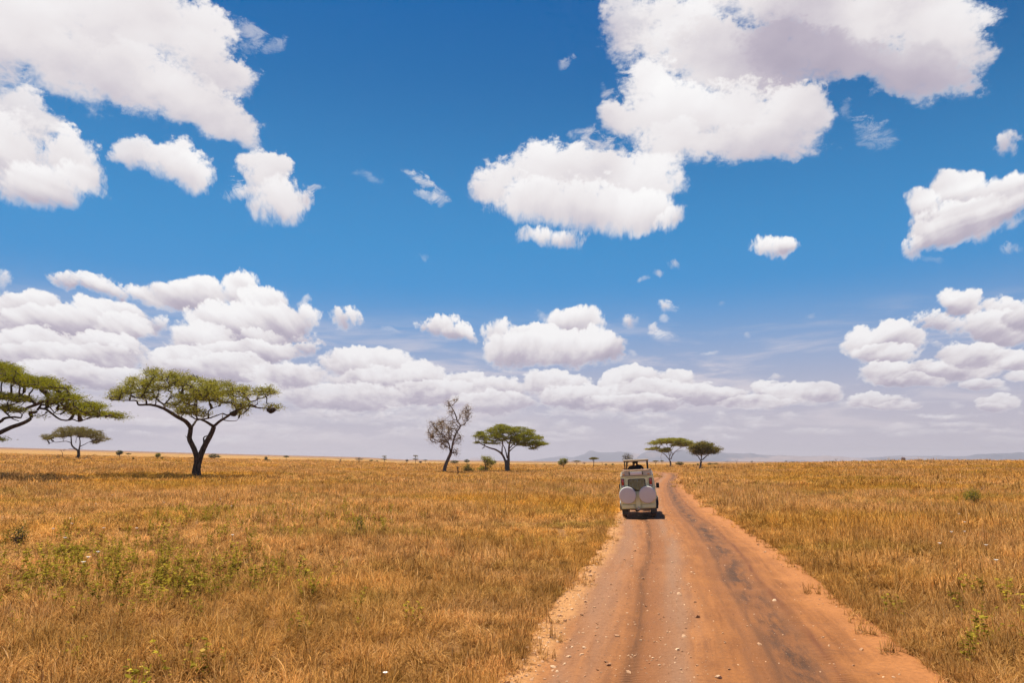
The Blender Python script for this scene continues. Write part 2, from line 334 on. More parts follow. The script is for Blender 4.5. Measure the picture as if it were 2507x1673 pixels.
def ground_mat():
    m, T, b = material('ground_soil', .95)
    pos = T.n('ShaderNodeNewGeometry').outputs['Position']; x, y, z = T.sep(pos)
    r = T.vec('LENGTH', T.vec('MULTIPLY', pos, (1, 1, 0)))
    near = T.mix(T.noise(pos, 3.0, 5, .65), (.19, .09, .03), (.36, .18, .065))
    c = T.mix(T.rng(r, 120, 340), near, T.mix(1.0, grass_tone(T, pos), (.50, .47, .44), 'MULTIPLY'))  # grass colour darkened to stand in for the self-shadow of missing blades
    # streaky mid plain: olive and dark bands lying across the view
    p2 = T.vec('MULTIPLY', pos, (.25, 1.0, 0))
    band = T.noise(p2, .009, 5, .6)
    c = T.mix(T.math('MULTIPLY', T.rng(band, .50, .64), T.rng(r, 150, 500, 0, .75)), c, (.26, .18, .05))
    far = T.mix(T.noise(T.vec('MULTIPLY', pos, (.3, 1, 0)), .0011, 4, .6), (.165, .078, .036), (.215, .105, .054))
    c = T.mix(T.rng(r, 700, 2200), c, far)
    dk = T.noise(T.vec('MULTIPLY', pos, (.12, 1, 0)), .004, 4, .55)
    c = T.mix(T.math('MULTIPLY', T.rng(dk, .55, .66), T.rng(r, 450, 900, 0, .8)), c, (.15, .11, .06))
    wy = T.math('MULTIPLY_ADD', T.noise(T.comb(T.math('MULTIPLY', x, .004), 0.0, 0.0), 1.0, 4, .6), 420, y)
    ln = T.math('MULTIPLY', T.rng(wy, 1080, 1120), T.rng(wy, 1260, 1200))
    c = T.mix(T.math('MULTIPLY', ln, T.math('MULTIPLY', T.rng(x, -380, -250), T.rng(x, 520, 400, 0, .85))), c, (.085, .07, .045))
    T.put(b.inputs['Base Color'], c)
    bp = T.n('ShaderNodeBump'); bp.inputs['Strength'].default_value = 1.0; bp.inputs['Distance'].default_value = .35
    T.put(bp.inputs['Height'], T.noise(pos, 1.6, 6, .75)); T.put(b.inputs['Normal'], bp.outputs[0])
    b.inputs['Specular IOR Level'].default_value = .1
    return m
def build_ground():
    rr = [0.0, 1.2]
    while rr[-1] < 11500: rr.append(rr[-1]*1.033 + .02)
    rr = np.array(rr)
    az = np.radians(np.concatenate([np.arange(-56, 56, .42), np.arange(56, 304, 4.0)]))
    R, A = np.meshgrid(rr, az, indexing='ij'); X, Y = R*np.sin(A), R*np.cos(A)
    Z = terrain(X, Y)
    near = R.ravel() < 420; d = np.full(near.shape, 99.0); d[near] = road_d(X.ravel()[near], Y.ravel()[near])
    Z = Z.ravel() - .22*(1 - sstep(np.abs(d), RHW - .5, RHW + .25))
    V = np.stack([X.ravel(), Y.ravel(), Z], 1); nr, na = R.shape
    i, j = np.meshgrid(np.arange(nr - 1), np.arange(na), indexing='ij'); jn = (j + 1) % na
    F = np.stack([i*na + j, (i + 1)*na + j, (i + 1)*na + jn, i*na + jn], -1).reshape(-1, 4)[:, ::-1]
    o = bpy.data.objects.new('ground', fast_mesh('ground', V, F, 4, ground_mat(), smooth=True)); COL.objects.link(o)
    tag(o, kind='structure')
build_ground()

# ------------------------------------------------------------------ dirt road
def road_z(d, s):
    t = d/RHW
    z = .055 - .03*t*t
    for c, w, a in ((-1.22, .26, .045), (.45, .30, .03), (1.25, .30, .05), (-2.0, .25, .02), (2.05, .2, .02)):
        cc = c + .12*np.sin(s*.11 + c*3); z = z - a*np.exp(-((d - cc)/w)**2)
    z = z + .012*np.sin(s*5.2 + np.sin(d*2))*np.exp(-((d - 1.5)/.9)**2)
    z = z + .008*wob(d*3, s, 1.7, 1) + .006*wob(d*7, s*4, 1.1, 3)
    e = np.abs(t); return z - .32*sstep(e, .97, 1.22)
def build_road():
    P = ROAD; s = RCUM; keep = (P[:, 1] > -58)
    # resample finely close to the camera
    ss = [s[np.argmax(P[:, 1] > -20)]]
    while ss[-1] < s[-1] - 3:
        yy = np.interp(ss[-1], s, P[:, 1]); ss.append(ss[-1] + max(.07, abs(yy)*.010))
    ss = np.array(ss); cx = np.interp(ss, s, P[:, 0]); cy = np.interp(ss, s, P[:, 1])
    k = np.ones(9)/9; pad = lambda a: np.convolve(np.pad(a, 4, 'edge'), k, 'valid')
    tx = np.gradient(pad(cx), ss); ty = np.gradient(pad(cy), ss); L = np.hypot(tx, ty); tx /= L; ty /= L
    dd = np.linspace(-RHW*1.22, RHW*1.22, 90)
    S, Dd = np.meshgrid(ss, dd, indexing='ij')
    edge = 1 + .05*wob(S*.6, S*.2, 1.0)*0
    X = cx[:, None] + ty[:, None]*Dd; Y = cy[:, None] - tx[:, None]*Dd
    Z = terrain(X, Y) + road_z(Dd, S)
    V = np.stack([X.ravel(), Y.ravel(), Z.ravel()], 1); n, m_ = X.shape
    i, j = np.meshgrid(np.arange(n - 1), np.arange(m_ - 1), indexing='ij')
    F = np.stack([i*m_ + j, i*m_ + j + 1, (i + 1)*m_ + j + 1, (i + 1)*m_ + j], -1).reshape(-1, 4)
    mt, T, b = material('dirt_road', .9)
    at = lambda nm: T.n('ShaderNodeAttribute', attribute_name=nm).outputs['Fac']
    d, sv = at('across'), at('along'); pos = T.n('ShaderNodeNewGeometry').outputs['Position']
    uv = T.comb(d, sv, 0.0)
    st = T.comb(d, T.math('MULTIPLY', sv, .07), 0.0)          # streaks drawn out by the traffic
    n_st = T.noise(st, 5.5, 7, .66); n_wide = T.noise(st, 1.6, 3, .5); n_f = T.noise(uv, 11, 7, .72); n_m = T.noise(uv, .8, 5, .6)
    sw = T.math('MULTIPLY', T.math('SUBTRACT', T.noise(T.comb(0.0, sv, 0.0), .16, 2, .5), .5), .30)
    wd = T.math('ADD', d, sw)
    def lane(c0, w):
        q = T.math('DIVIDE', T.math('SUBTRACT', wd, c0), w); q = T.math('MULTIPLY', q, q); return T.math('POWER', 2.718, T.math('MULTIPLY', q, -1.0))
    def lay(c, f, col): return T.mix(T.math('MINIMUM', f, 1.0), c, col)
    M = lambda *a: T.math('MULTIPLY', *a)
    c = T.mix(T.rng(n_st, .36, .66), (.215, .078, .020), (.36, .140, .038))
    c = lay(c, T.rng(n_m, .40, .70, 0, .65), (.38, .150, .040))
    c = lay(c, M(lane(-2.0, .48), T.rng(n_wide, .30, .55, .25, .85)), (.27, .140, .080))
    c = lay(c, M(lane(-.52, .34), T.rng(n_wide, .32, .56, .25, .9)), (.27, .150, .092))
    c = lay(c, M(lane(-1.0, .34), T.rng(n_st, .3, .65, .25, .75)), (.175, .066, .024))
    c = lay(c, M(lane(-1.20, .10), T.rng(n_st, .34, .62, .05, .85)), (.10, .042, .017))
    c = lay(c, M(lane(.42, .10), T.rng(n_st, .42, .6, 0, .7)), (.15, .06, .022)); c = lay(c, M(lane(.05, .07), T.rng(n_st, .45, .6, 0, .5)), (.17, .07, .025))
    c = lay(c, M(lane(1.0, .62), T.rng(n_st, .3, .6, .35, .85)), (.20, .078, .030))
    blot = T.noise(T.comb(T.math('MULTIPLY', d, 1.6), M(sv, .30), 0.0), 1.5, 8, .72)
    c = lay(c, M(lane(1.05, .34), T.rng(blot, .42, .58, .12, .94)), (.060, .031, .019))
    c = lay(c, M(lane(1.52, .07), T.rng(n_st, .36, .6, .0, .8)), (.13, .042, .018)); c = lay(c, M(lane(.72, .06), T.rng(n_st, .35, .6, 0, .8)), (.10, .042, .018))
    board = T.noise(T.comb(M(d, .9), M(sv, 5.0), 0.0), 1.0, 4, .6)
    c = lay(c, M(T.rng(board, .56, .70, 0, .55), T.rng(wd, .3, 1.2)), (.17, .066, .024))
    ed = T.math('ADD', d, T.math('MULTIPLY', T.math('SUBTRACT', n_m, .5), .9))
    c = lay(c, T.rng(T.math('MULTIPLY', ed, -1.0), 2.1, 2.6, 0, .8), (.52, .27, .105)); c = lay(c, T.rng(ed, 1.75, 2.5, 0, .7), (.43, .175, .056))
    vo = T.n('ShaderNodeTexVoronoi'); vo.inputs['Scale'].default_value = 15; T.put(vo.inputs['Vector'], T.vec('ADD', uv, T.vec('SCALE', T.noise(uv, 8, 2, .5, col=True))))
    peb = T.rng(vo.outputs['Distance'], .26, .16, 0, 1); sel = T.rng(T.math('ADD', T.sep(vo.outputs['Color'])[0], T.rng(d, .3, -2.6, 0, .22)), .90, .95)
    peb = M(peb, sel)
    c = T.mix(M(peb, .8), c, (.56, .36, .21))
    c = T.mix(T.rng(n_f, .42, .72, 0, .5), c, (.15, .058, .022))
    c = T.mix(1.0, c, (.93, .91, .85), 'MULTIPLY')
    T.put(b.inputs['Base Color'], c); b.inputs['Specular IOR Level'].default_value = .25
    bp = T.n('ShaderNodeBump'); bp.inputs['Strength'].default_value = .9; bp.inputs['Distance'].default_value = .03
    tread = M(T.math('SINE', T.math('MULTIPLY_ADD', T.math('ABSOLUTE', T.math('ADD', wd, 1.16)), 30.0, M(sv, 95.0))), T.math('ADD', M(lane(-1.16, .13), .35), M(lane(1.52, .10), .25)))
    h = T.math('ADD', T.math('MULTIPLY_ADD', n_f, 1.0, tread), T.math('ADD', T.math('MULTIPLY', n_st, .7), T.math('MULTIPLY', peb, .6)))
    T.put(bp.inputs['Height'], h); T.put(b.inputs['Normal'], bp.outputs[0])
    o = bpy.data.objects.new('dirt_road', fast_mesh('dirt_road', V, F, 4, mt, {'across': Dd.ravel(), 'along': S.ravel()}, True)); COL.objects.link(o)
    tag(o, kind='structure')
build_road()

# ------------------------------------------------------------------ far hills
def hills_mat():
    m, T, b = material('hill_slopes', 1.0)
    pos = T.n('ShaderNodeNewGeometry').outputs['Position']
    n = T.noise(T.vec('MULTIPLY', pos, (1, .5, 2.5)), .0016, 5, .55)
    T.put(b.inputs['Base Color'], T.ramp(n, [(.38, (.035, .05, .09)), (.52, (.06, .07, .11)), (.60, (.20, .16, .17))])); return m  # bluish base colour has some of the distance haze painted in
def build_hills():
    HM = hills_mat()
    def ridge(prof, R0, depth, seed, tag_):
        xs = [p[0] for p in prof]; ys = [p[1] for p in prof]
        px = np.linspace(xs[0], xs[-1], int((xs[-1] - xs[0])/3) + 2); py = np.interp(px, xs, ys)
        elev = (1129.5 - py)/FPX; az = np.arctan((px - 1253.5)/FPX/math.cos(PITCH))
        rs = np.linspace(0, 1, 26); V = []
        for k, t in enumerate(rs):
            r = R0 + depth*(t - .5)
            shape = math.sin(math.pi*min(1, t/.5)/2)**1.3 if t < .5 else math.cos(math.pi*(t - .5))**.8 if t < 1 else 0
            H = elev*R0*shape
            H = H*(1 + .10*np.sin(az*140 + seed + t*5) + .07*np.sin(az*330 + seed*3 - t*9)*(1 - t)) if t < .5 else H
            V.append(np.stack([r*np.sin(az), r*np.cos(az), H + np.minimum(0, -5)], 1))
        V = np.concatenate(V); n = len(px); i, j = np.meshgrid(np.arange(25), np.arange(n - 1), indexing='ij')
        F = np.stack([i*n + j, (i + 1)*n + j, (i + 1)*n + j + 1, i*n + j + 1], -1).reshape(-1, 4)
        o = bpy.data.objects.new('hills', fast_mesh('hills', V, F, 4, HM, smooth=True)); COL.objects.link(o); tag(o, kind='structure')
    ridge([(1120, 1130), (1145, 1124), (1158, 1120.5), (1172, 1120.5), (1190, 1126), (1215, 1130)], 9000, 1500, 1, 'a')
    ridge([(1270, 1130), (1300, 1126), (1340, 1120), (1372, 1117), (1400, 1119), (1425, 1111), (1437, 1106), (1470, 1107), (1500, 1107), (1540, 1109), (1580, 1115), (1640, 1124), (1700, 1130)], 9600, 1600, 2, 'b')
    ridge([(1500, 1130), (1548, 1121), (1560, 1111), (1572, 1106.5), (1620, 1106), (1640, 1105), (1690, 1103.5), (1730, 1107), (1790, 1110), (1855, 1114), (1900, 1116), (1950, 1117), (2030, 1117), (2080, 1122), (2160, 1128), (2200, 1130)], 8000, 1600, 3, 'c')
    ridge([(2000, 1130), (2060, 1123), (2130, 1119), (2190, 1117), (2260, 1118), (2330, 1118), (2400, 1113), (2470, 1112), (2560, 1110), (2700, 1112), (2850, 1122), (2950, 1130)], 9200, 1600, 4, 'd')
build_hills()
# ------------------------------------------------------------------ grass (uncountable: one object, instanced patches)
def blade_mat(name, green=False):
    m = bpy.data.materials.new(name); m.use_nodes = True; T = NT(m.node_tree); m.node_tree.nodes.clear()
    out = T.n('ShaderNodeOutputMaterial'); pos = T.n('ShaderNodeNewGeometry').outputs['Position']
    rnd = T.n('ShaderNodeAttribute', attribute_name='rnd').outputs['Fac']; hh = T.n('ShaderNodeAttribute', attribute_name='hh').outputs['Fac']
    if green:
        c = T.ramp(rnd, [(0, (.09, .085, .016)), (.5, (.30, .24, .03)), (.85, (.50, .40, .05)), (1, (.55, .38, .09))])
    else:
        base = grass_tone(T, pos)
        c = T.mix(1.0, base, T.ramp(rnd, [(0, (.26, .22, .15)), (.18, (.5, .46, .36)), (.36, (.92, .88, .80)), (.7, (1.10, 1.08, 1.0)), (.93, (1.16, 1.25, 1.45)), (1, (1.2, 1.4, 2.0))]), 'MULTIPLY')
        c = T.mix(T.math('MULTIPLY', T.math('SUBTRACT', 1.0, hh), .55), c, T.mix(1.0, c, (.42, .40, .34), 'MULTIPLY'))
    oi = T.n('ShaderNodeObjectInfo').outputs['Random']; c = T.mix(1.0, c, T.ramp(oi, [(0, (.66, .64, .60)), (.5, (.95, .95, .93)), (1, (1.2, 1.18, 1.12))]), 'MULTIPLY')
    d = T.n('ShaderNodeBsdfDiffuse'); t = T.n('ShaderNodeBsdfTranslucent'); mx = T.n('ShaderNodeMixShader'); mx.inputs[0].default_value = .42
    T.put(d.inputs[0], c); T.put(t.inputs[0], c); T.put(mx.inputs[1], d.outputs[0]); T.put(mx.inputs[2], t.outputs[0]); T.put(out.inputs[0], mx.outputs[0])
    return m
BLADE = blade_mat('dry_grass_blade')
LIB = bpy.data.collections.new('grass_sources')     # never linked to the scene: sources for the grass object only
def patch(name, n, rad, h, wd, seed, flop=1.0, erect=.15):
    r = np.random.default_rng(seed)
    # tussocks: blades gather round a few centres
    nc = max(3, n//26); cen = r.uniform(-1, 1, (nc, 2)); cen = cen[np.hypot(*cen.T) < 1]*rad
    k = r.integers(0, len(cen), n); base = cen[k] + r.normal(0, rad*.13, (n, 2))
    cl_dir = r.uniform(0, 2*np.pi, len(cen))[k]; wind = 0.5
    a = np.where(r.random(n) < .55, r.uniform(0, 2*np.pi, n), cl_dir + r.normal(0, .6, n))
    H = h*r.uniform(.45, 1.15, n)*(.8 + .35*r.random(len(cen))[k]); up = r.random(n) < erect
    bend = np.where(up, r.uniform(.05, .35, n), r.uniform(.4, 1.5, n)*flop); H = np.where(up, H*1.25, H)
    seed_ = r.random(n) < .025; H = np.where(seed_, h*r.uniform(1.0, 1.4, n), H); bend = np.where(seed_, r.uniform(.05, .45, n), bend)
    V = []; rn = []; hh = []; wa = a + np.pi/2 + r.uniform(-.9, .9, n); ww = wd*r.uniform(.6, 1.4, n)
    for t, w in ((0, 1.0), (.4, .9), (.75, .65), (1.0, .12)):
        ang = bend*t*1.1
        hor = H*np.sin(ang)*t*1.05; ver = H*t*np.cos(ang*.85)
        c = np.stack([base[:, 0] + np.cos(a)*hor, base[:, 1] + np.sin(a)*hor, ver - .03], 1)
        wf = np.where(seed_, {0: .5, .4: .45, .75: 1.15, 1.0: .3}[t], w); o = np.stack([np.cos(wa), np.sin(wa), np.zeros(n)], 1)*(ww*wf/2)[:, None]
        V += [c - o, c + o]; hh += [np.full(n, t)]*2
    V = np.stack(V, 1).reshape(-1, 3); hh = np.stack(hh, 1).ravel(); rn = np.repeat(r.random(n), 8)
    b = np.arange(n)[:, None]*8; F = np.concatenate([b + np.array([[0, 1, 3, 2]]), b + np.array([[2, 3, 5, 4]]), b + np.array([[4, 5, 7, 6]])])
    o = bpy.data.objects.new(name, fast_mesh(name, V, F, 4, BLADE, {'rnd': rn, 'hh': hh})); return o
def scatter_object(name, pts, rot, scl, idx, sources, mat=None):
    col = bpy.data.collections.new(name + '_set'); LIB.children.link(col)
    for i, s in enumerate(sources): s.name = 'patch_%02d' % i if False else s.name; col.objects.link(s)
    me = bpy.data.meshes.new(name); me.vertices.add(len(pts)); me.vertices.foreach_set('co', np.ascontiguousarray(pts, np.float32).ravel())
    for nm, ty, arr in (('rot', 'FLOAT_VECTOR', rot), ('scl', 'FLOAT_VECTOR', scl)):
        at = me.attributes.new(nm, ty, 'POINT'); at.data.foreach_set('vector', np.ascontiguousarray(arr, np.float32).ravel())
    at = me.attributes.new('idx', 'INT', 'POINT'); at.data.foreach_set('value', np.ascontiguousarray(idx, np.int32))
    o = bpy.data.objects.new(name, me); COL.objects.link(o)
    g = bpy.data.node_groups.new(name + '_scatter', 'GeometryNodeTree')
    g.interface.new_socket('Geometry', in_out='INPUT', socket_type='NodeSocketGeometry'); g.interface.new_socket('Geometry', in_out='OUTPUT', socket_type='NodeSocketGeometry')
    N = g.nodes.new; L = g.links.new
    gi, go, ip, ci = N('NodeGroupInput'), N('NodeGroupOutput'), N('GeometryNodeInstanceOnPoints'), N('GeometryNodeCollectionInfo')
    ci.inputs[0].default_value = col; ci.inputs[1].default_value = True; ci.inputs[2].default_value = True
    def na(nm, ty):
        a = N('GeometryNodeInputNamedAttribute'); a.data_type = ty; a.inputs[0].default_value = nm; return a.outputs[0]
    ip.inputs['Pick Instance'].default_value = True
    L(gi.outputs[0], ip.inputs['Points']); L(ci.outputs[0], ip.inputs['Instance']); L(na('idx', 'INT'), ip.inputs['Instance Index'])
    L(na('rot', 'FLOAT_VECTOR'), ip.inputs['Rotation']); L(na('scl', 'FLOAT_VECTOR'), ip.inputs['Scale']); L(ip.outputs[0], go.inputs[0])
    md = o.modifiers.new('scatter', 'NODES'); md.node_group = g
    return o
def field_points(r0, r1, dens, amax=52, seed=1, power=1.0):
    r = np.random.default_rng(seed); a = math.radians(amax); area = a*(r1*r1 - r0*r0); n = int(area*dens)
    rr = np.sqrt(r.uniform(r0*r0, r1*r1, n)); az = r.uniform(-a, a, n); return rr*np.sin(az), rr*np.cos(az), r
def build_grass():
    src, P, S, R, I = [], [], [], [], []
    specs = [  # r0, r1, density, patch(n, rad, h, width), variants
        (5.0, 17, 8.0, (170, .42, .33, .0085), 6), (15, 34, 4.4, (140, .55, .38, .013), 6),
        (30, 80, 1.7, (190, 1.0, .46, .022), 5), (70, 190, .34, (230, 2.2, .50, .05), 5), (170, 430, .075, (260, 4.5, .55, .11), 5)]
    for k, (r0, r1, dens, pp, nv) in enumerate(specs):
        i0 = len(src)
        for q in range(nv): src.append(patch('%c_grass_%d' % (97 + k, q), *pp, seed=10*k + q, erect=.12 if k else .08))
        x, y, r = field_points(r0, r1, dens, seed=50 + k)
        d = np.abs(road_d(x, y)); edge = RHW - .12 + .22*pp[1] + .13*wob(x, y, .9) + .10*wob(x, y, 2.7, 2) + r.normal(0, .10, len(x)) + (.36 if k < 2 else .2 if k < 3 else .1)
        keep = d > edge
        x, y, d, edge = x[keep], y[keep], d[keep], edge[keep]
        rd = np.hypot(x, y); fade = np.clip((rd - r0)/(.12*r0 + 2), 0, 1)*np.clip((r1 - rd)/(.1*r1), 0, 1) if k < 4 else np.ones(len(x))
        if k: 
            q = r.random(len(x)) < np.maximum(fade, .25); x, y, d, edge = x[q], y[q], d[q], edge[q]
        lush = .5 + .5*wob(x, y, .21, 4)*.6 + .4*wob(x, y, .053, 1)*.6
        s = r.uniform(.75, 1.25, len(x))*(.42 + 1.0*lush)*(.62 + .38*sstep(d - edge, 0, 1.2))
        P.append(np.stack([x, y, terrain(x, y)], 1)); S.append(np.stack([np.ones(len(x))*r.uniform(.85, 1.2, len(x)), np.ones(len(x)), s], 1))
        R.append(np.stack([r.normal(0, .06, len(x)), r.normal(0, .06, len(x)), r.uniform(0, 2*np.pi, len(x))], 1)); I.append(r.integers(i0, i0 + nv, len(x)))
    # short tufts and stray stems along both verges
    i0 = len(src)
    for q in range(4): src.append(patch('v_grass_%d' % q, 60, .20, .22, .008, seed=90 + q))
    r = np.random.default_rng(77); n = 9000; a0 = RCUM[np.argmin(np.abs(ROAD[:, 1] - 5))]; s_ = a0 + 110*r.random(n)**1.6
    side = np.where(r.random(n) < .5, -1, 1); off = RHW + .10 + .16*wob(s_, side*3, .8) + np.abs(r.normal(0, .34, n)) - r.uniform(0, .55, n)*(r.random(n) < .10)
    cx = np.interp(s_, RCUM, ROAD[:, 0]); cy = np.interp(s_, RCUM, ROAD[:, 1]); tx = np.interp(s_ + .5, RCUM, ROAD[:, 0]) - cx; ty = np.interp(s_ + .5, RCUM, ROAD[:, 1]) - cy; L_ = np.hypot(tx, ty)
    x, y = cx + ty/L_*off*side, cy - tx/L_*off*side; s = r.uniform(.5, 1.2, n)
    P.append(np.stack([x, y, terrain(x, y) + np.where(off < RHW*1.0, .0, -.03)], 1)); S.append(np.stack([s, s, s], 1)); R.append(np.stack([0*s, 0*s, r.uniform(0, 6.28, n)], 1)); I.append(r.integers(i0, i0 + 4, n))
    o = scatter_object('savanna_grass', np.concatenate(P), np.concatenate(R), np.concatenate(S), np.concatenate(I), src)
    tag(o, 'dry golden savanna grass covering the plain on both sides of the dirt road', 'grass', kind='stuff')
build_grass()

# ------------------------------------------------------------------ leafy weeds growing through the grass
GREEN = blade_mat('weed_leaf', True)
def weed_geo(r, h, n_stem, spread, leaf, dens=14):
    V, F, rn = [], [], []
    def quad(a, b, c, d, v):
        k = len(V); V.extend([a, b, c, d]); F.append((k, k+1, k+2, k+3)); rn.extend([v]*4)
    for _ in range(n_stem):
        b = Vector((r.normal(0, spread*.5), r.normal(0, spread*.5), -.03)); lean = Vector((r.normal(0, .22), r.normal(0, .22), 1)); H = h*r.uniform(.55, 1.1)
        pts = [b + lean*(H*t) + Vector((r.normal(0, .02), r.normal(0, .02), 0)) for t in (0, .33, .66, 1)]
        for p, q in zip(pts, pts[1:]):
            for w in (Vector((.004, 0, 0)), Vector((0, .004, 0))): quad(p - w, p + w, q + w, q - w, .75)
        for _ in range(int(dens*r.uniform(.6, 1.3))):
            t = r.uniform(.25, 1.03); p = b + lean*(H*t); a = r.uniform(0, 6.28); l = leaf*r.uniform(.6, 1.3); w = l*.45
            d = Vector((math.cos(a), math.sin(a), r.uniform(-.3, .7))).normalized(); sd_ = d.cross(Vector((0, 0, 1))).normalized()*w
            quad(p, p + d*l*.5 + sd_, p + d*l, p + d*l*.5 - sd_, float(np.clip(r.normal(.45, .25), 0, 1)))
    return V, F, rn
def weed_mesh(name, seed, **k):
    V, F, rn = weed_geo(np.random.default_rng(seed), **k)
    return fast_mesh(name, np.array([tuple(v) for v in V]), np.array(F), 4, GREEN, {'rnd': rn})
def build_weeds():
    src = [bpy.data.objects.new('w_%d' % i, weed_mesh('w_%d' % i, 30 + i, h=.55, n_stem=4, spread=.18, leaf=.07, dens=13)) for i in range(5)]
    r = np.random.default_rng(5); P = []
    # clumps where the photograph shows green, (photo px, px, spread m, count)
    for px, py, sx, n in [(380, 1330, 2.0, 34), (150, 1400, 1.3, 40), (120, 1450, 1.0, 20), (260, 1360, 1.2, 34), (330, 1395, 1.2, 36), (450, 1420, 1.0, 24), (560, 1440, .9, 20), (590, 1405, .8, 22), (400, 1460, .9, 16), (300, 1440, .8, 18),
                          (520, 1265, 3.0, 75), (440, 1275, 2.2, 30), (610, 1255, 1.3, 26), (700, 1262, 2.0, 32), (560, 1300, 1.6, 22), (650, 1245, 1.2, 12), (870, 1290, .7, 12), (880, 1275, .6, 8), (1260, 1335, .6, 3),
                          (300, 1210, 4, 10), (2050, 1200, 6, 26), (2180, 1190, 9, 40), (2290, 1250, 3, 8), (2110, 1225, 2, 8), (2230, 1560, .6, 5), (2420, 1480, .7, 8), (1990, 1190, 6, 14), (900, 1180, 9, 30), (600, 1190, 9, 26), (1050, 1170, 8, 14), (2480, 1610, .5, 6), (790, 1560, .6, 4), (420, 1640, .6, 4)]:
        x, y, z, ok = ground_px(px, py + 12)
        for _ in range(n):
            X, Y = x + r.normal(0, sx*1.35), y + r.normal(0, sx*1.5)
            P.append((X, Y))
    P = np.array(P); P = P[(np.abs(road_d(P[:, 0], P[:, 1])) > RHW + .3) & (np.hypot(*P.T) > 5.5)]
    n = len(P); s = r.uniform(.65, 1.2, n)
    o = scatter_object('green_weeds', np.stack([P[:, 0], P[:, 1], terrain(P[:, 0], P[:, 1])], 1), np.stack([np.zeros(n), np.zeros(n), r.uniform(0, 6.28, n)], 1), np.stack([s, s, s], 1), r.integers(0, 5, n), src)
    tag(o, 'low leafy green weeds growing in clumps through the dry grass', 'weeds', kind='stuff')
build_weeds()

def pebbles():
    m, T, b = material('pale_pebble', .85)
    rn = T.n('ShaderNodeObjectInfo').outputs['Random']; T.put(b.inputs['Base Color'], T.ramp(rn, [(0, (.26, .12, .05)), (.5, (.45, .24, .12)), (1, (.68, .46, .28))]))
    src = []
    for i in range(4):
        bm = bmesh.new(); bmesh.ops.create_icosphere(bm, subdivisions=1, radius=1)
        r = random.Random(i)
        for v in bm.verts: v.co *= r.uniform(.7, 1.2); v.co.z *= .6
        me = bpy.data.meshes.new('stone_%d' % i); bm.to_mesh(me); bm.free(); me.materials.append(m); src.append(bpy.data.objects.new('stone_%d' % i, me))
    r = np.random.default_rng(9); n = 10000
    s = 2 + 60*r.random(n)**1.7; d = np.where(r.random(n) < .55, -2.72 + .25*r.standard_normal(n), np.where(r.random(n) < .6, r.uniform(-2.6, 0, n), r.uniform(-2.7, 2.7, n)))
    i0 = RCUM[np.argmin(np.abs(ROAD[:, 1] - 5))]
    S = i0 + s; cx = np.interp(S, RCUM, ROAD[:, 0]); cy = np.interp(S, RCUM, ROAD[:, 1]); cx2 = np.interp(S + .5, RCUM, ROAD[:, 0]); cy2 = np.interp(S + .5, RCUM, ROAD[:, 1])
    tx, ty = cx2 - cx, cy2 - cy; L = np.hypot(tx, ty); x = cx + ty/L*d; y = cy - tx/L*d
    z = terrain(x, y) + road_z(d, S) + .002
    sz = np.clip(r.lognormal(-4.75, .62, n), .004, .055)
    o = scatter_object('road_gravel', np.stack([x, y, z], 1), r.uniform(0, 6, (n, 3))*np.array([.1, .1, 1]), np.stack([sz*1.3, sz, sz], 1), r.integers(0, 4, n), src)
    tag(o, 'pale gravel and small stones strewn over the dirt road', 'gravel', kind='stuff')
pebbles()
# ------------------------------------------------------------------ trees
def bark_mat(name, c1, c2):
    m, T, b = material(name, .9); pos = T.n('ShaderNodeTexCoord').outputs['Object']
    n = T.noise(T.vec('MULTIPLY', pos, (1, 1, .22)), 7, 5, .65)
    T.put(b.inputs['Base Color'], T.mix(T.rng(n, .35, .65), c1, c2)); bp = T.n('ShaderNodeBump'); bp.inputs['Distance'].default_value = .08
    T.put(bp.inputs['Height'], n); T.put(b.inputs['Normal'], bp.outputs[0]); b.inputs['Specular IOR Level'].default_value = .15; return m
BARK = bark_mat('dark_bark', (.035, .022, .016), (.13, .09, .065))
BARKG = bark_mat('grey_bark', (.08, .06, .05), (.26, .20, .16))
BARKP = bark_mat('pale_bark', (.16, .10, .08), (.36, .26, .20))
def leaf_mat(name, stops, trans=.35):
    m = bpy.data.materials.new(name); m.use_nodes = True; T = NT(m.node_tree); m.node_tree.nodes.clear()
    out = T.n('ShaderNodeOutputMaterial'); rnd = T.n('ShaderNodeAttribute', attribute_name='rnd').outputs['Fac']
    cl = T.noise(T.n('ShaderNodeTexCoord').outputs['Object'], .55, 2, .5)
    c = T.ramp(T.math('MULTIPLY_ADD', cl, .5, T.math('MULTIPLY', rnd, .62)), stops)
    d = T.n('ShaderNodeBsdfDiffuse'); t = T.n('ShaderNodeBsdfTranslucent'); mx = T.n('ShaderNodeMixShader'); mx.inputs[0].default_value = trans
    T.put(d.inputs[0], c); T.put(t.inputs[0], c); T.put(mx.inputs[1], d.outputs[0]); T.put(mx.inputs[2], t.outputs[0]); T.put(out.inputs[0], mx.outputs[0]); return m
L_OLIVE = leaf_mat('olive_leaf', [(0, (.07, .08, .012)), (.45, (.22, .21, .025)), (.8, (.38, .34, .045)), (1, (.48, .42, .07))])
L_GREEN = leaf_mat('green_leaf', [(0, (.045, .055, .007)), (.45, (.17, .175, .012)), (.8, (.33, .30, .018)), (1, (.44, .38, .035))])
L_BROWN = leaf_mat('brown_olive_leaf', [(0, (.05, .045, .012)), (.45, (.14, .12, .024)), (.8, (.25, .20, .04)), (1, (.33, .24, .07))])
L_DARK = leaf_mat('dark_leaf', [(0, (.03, .042, .012)), (.5, (.075, .095, .022)), (1, (.16, .16, .045))])
L_DRY = leaf_mat('dry_leaf', [(0, (.10, .07, .04)), (.45, (.25, .18, .11)), (.8, (.38, .29, .18)), (1, (.27, .23, .08))])
